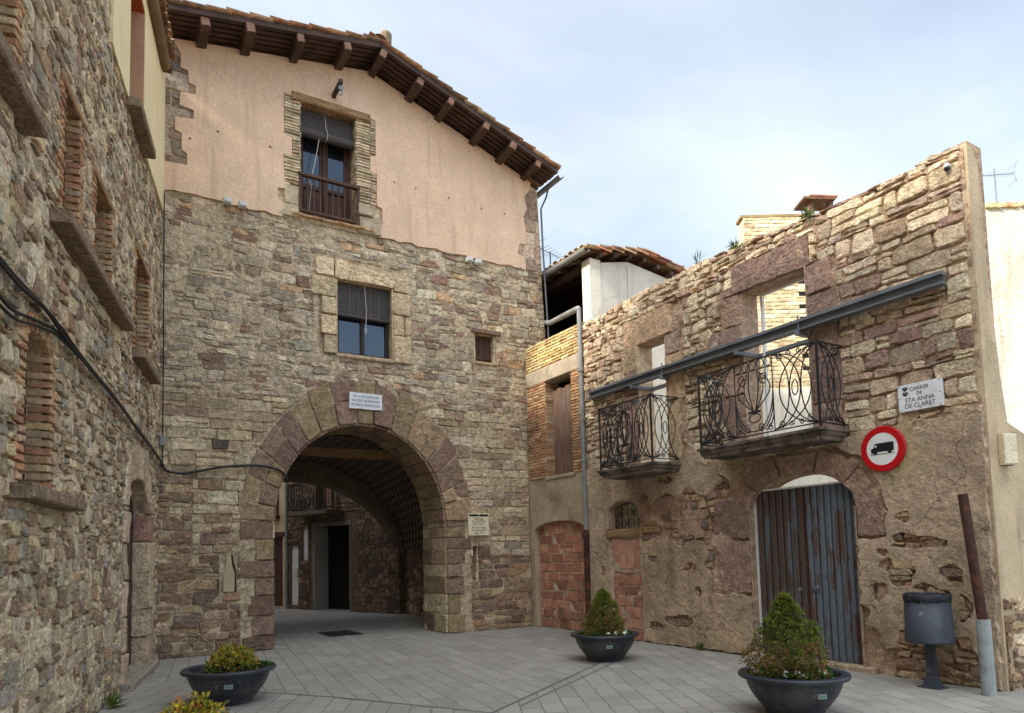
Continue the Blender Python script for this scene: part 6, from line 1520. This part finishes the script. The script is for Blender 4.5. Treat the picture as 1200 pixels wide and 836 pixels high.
def pansy(loc, seed, lab, group, white=True, r=.07):
    t = thing('flower_plant', lab, 'flower', loc, group); r_ = random.Random(seed); o = Vector(loc); b = MB()
    for i in range(70):
        d = rdir(r_); d.z = abs(d.z); c = o + Vector((d.x * r * r_.random() ** .5, d.y * r * r_.random() ** .5, .005 + d.z * r * .9)); g = r_.random()
        leafquad(b, c, d + rdir(r_) * .7, rdir(r_), r_.uniform(.025, .045), .02, C(44 + 26 * g, 70 + 30 * g, 36))
    b.build('leaves', M['leaf'], t)
    if white:
        for q in range(r_.choice((1, 1, 2))):
            c = o + Vector((r_.uniform(-.04, .04), r_.uniform(-.04, .04), r * r_.uniform(.9, 1.25))); f = MB(); nv = (Vector((-.45, -.75, .5)) + rdir(r_) * .4).normalized(); s = nv.cross(Z).normalized(); u2 = s.cross(nv)
            for k in range(5):
                a = k * 1.2566; d = s * math.cos(a) + u2 * math.sin(a); p = s * -math.sin(a) + u2 * math.cos(a)
                f.add([c, c + d * .016 - p * .012, c + d * .027 - p * .006 + nv * .003, c + d * .027 + p * .006 + nv * .003, c + d * .016 + p * .012], [(0, 1, 2, 3, 4)], (1, 1, 1))
            f.add([c + nv * .002 + s * .004 * math.cos(k) + u2 * .004 * math.sin(k) for k in range(6)], [tuple(range(6))], C(230, 190, 60)); f.build('blossom', M['white_leaf'], t)
PA, PB, PC_, PD = (1.42, 8.60, 0), (6.60, 8.28, 0), (5.85, 4.47, 0), (.60, 4.88, 0)
planter(PA, R(-100), 'planter with yellow shrub, before the left pier of the arch', 1)
planter(PB, R(-120), 'planter with small browning conifer, before the bricked doorways', 2)
planter(PC_, R(-108), 'planter with big green conifer, before the sheet metal door', 3)
planter(PD, R(-100), 'planter at the bottom edge of the view, nearest the left house', 4)
conifer((6.58, 8.27, .34), .70, .31, 'smaller conifer, yellow brown below, in the planter by the bricked doorways', 5, .62)
conifer((5.80, 4.48, .34), .80, .38, 'larger green conifer in the planter before the sheet metal door', 6, .42)
shrub((1.46, 8.62, .34), .27, .24, 'yellow green shrub in the planter before the left pier', 7, 800, group='yellow shrubs in planters')
shrub((.60, 4.88, .34), .24, .36, 'yellow green shrub peeking in at the bottom edge', 8, 800, group='yellow shrubs in planters')
r_ = random.Random(15)
for i in range(13):
    a = R(150 + i * 20.5) ; a2 = R(-230 + i * 23 + r_.uniform(-10, 10)); rq = r_.uniform(.27, .38)
    pansy((PC_[0] + rq * math.cos(a2), PC_[1] + rq * math.sin(a2), .345), 100 + i, 'small pansy plant among white flowers under the larger green conifer', 'pansies around the larger conifer', r_.random() < .5)
for i in range(11):
    a2 = R(-220 + i * 24 + r_.uniform(-10, 10)); rq = r_.uniform(.27, .38)
    pansy((PB[0] + rq * math.cos(a2), PB[1] + rq * math.sin(a2), .345), 200 + i, 'small pansy plant among white flowers under the smaller browning conifer', 'pansies around the smaller conifer', r_.random() < .5, .06)
for i in range(5):
    pansy((PA[0] + .30 + r_.uniform(-.1, .1), PA[1] + r_.uniform(-.16, .16), .345), 300 + i, 'low dark green plant at the right rim of the yellow shrub planter', 'leafy plants beside the yellow shrub', False, .075)
def weed(loc, nrm, seed, lab, n=40, L=.12):
    r_ = random.Random(seed); b = MB(); o = Vector(loc)
    for i in range(n): d = (Vector(nrm) * .6 + rdir(r_) + Z * .7); g = r_.random(); leafquad(b, o + rdir(r_) * .03, d, rdir(r_), L * r_.uniform(.5, 1.1), .018, C(70 + 40 * g, 90 + 30 * g, 44))
    tag(b.build('weed', M['leaf'], origin=loc), lab, 'weed', 'weeds on walls and paving')
weed((8.36, 7.0, 6.16), (-1, 0, 0), 1, 'tuft of weeds on the ruin top above the purple window lintel', 40, .16)
weed((8.36, 5.75, 6.10), (-1, 0, 0), 2, 'weed tuft on the ruin top right of the purple lintel', 46, .15)
weed((8.34, 8.05, .03), (-1, 0, 0), 3, 'green weed at the foot of the wall between the two conifers', 50, .13)
weed(FL.p(8.95, .03, .1), nL, 4, 'dark weed at the foot of the left stone house near its door', 60, .2)
weed((8.36, 7.75, 6.2), (-1, 0, 0), 5, 'thin dry stalks on the ruin top beside the brick house view', 10, .24)

SC.view_layers[0].update()
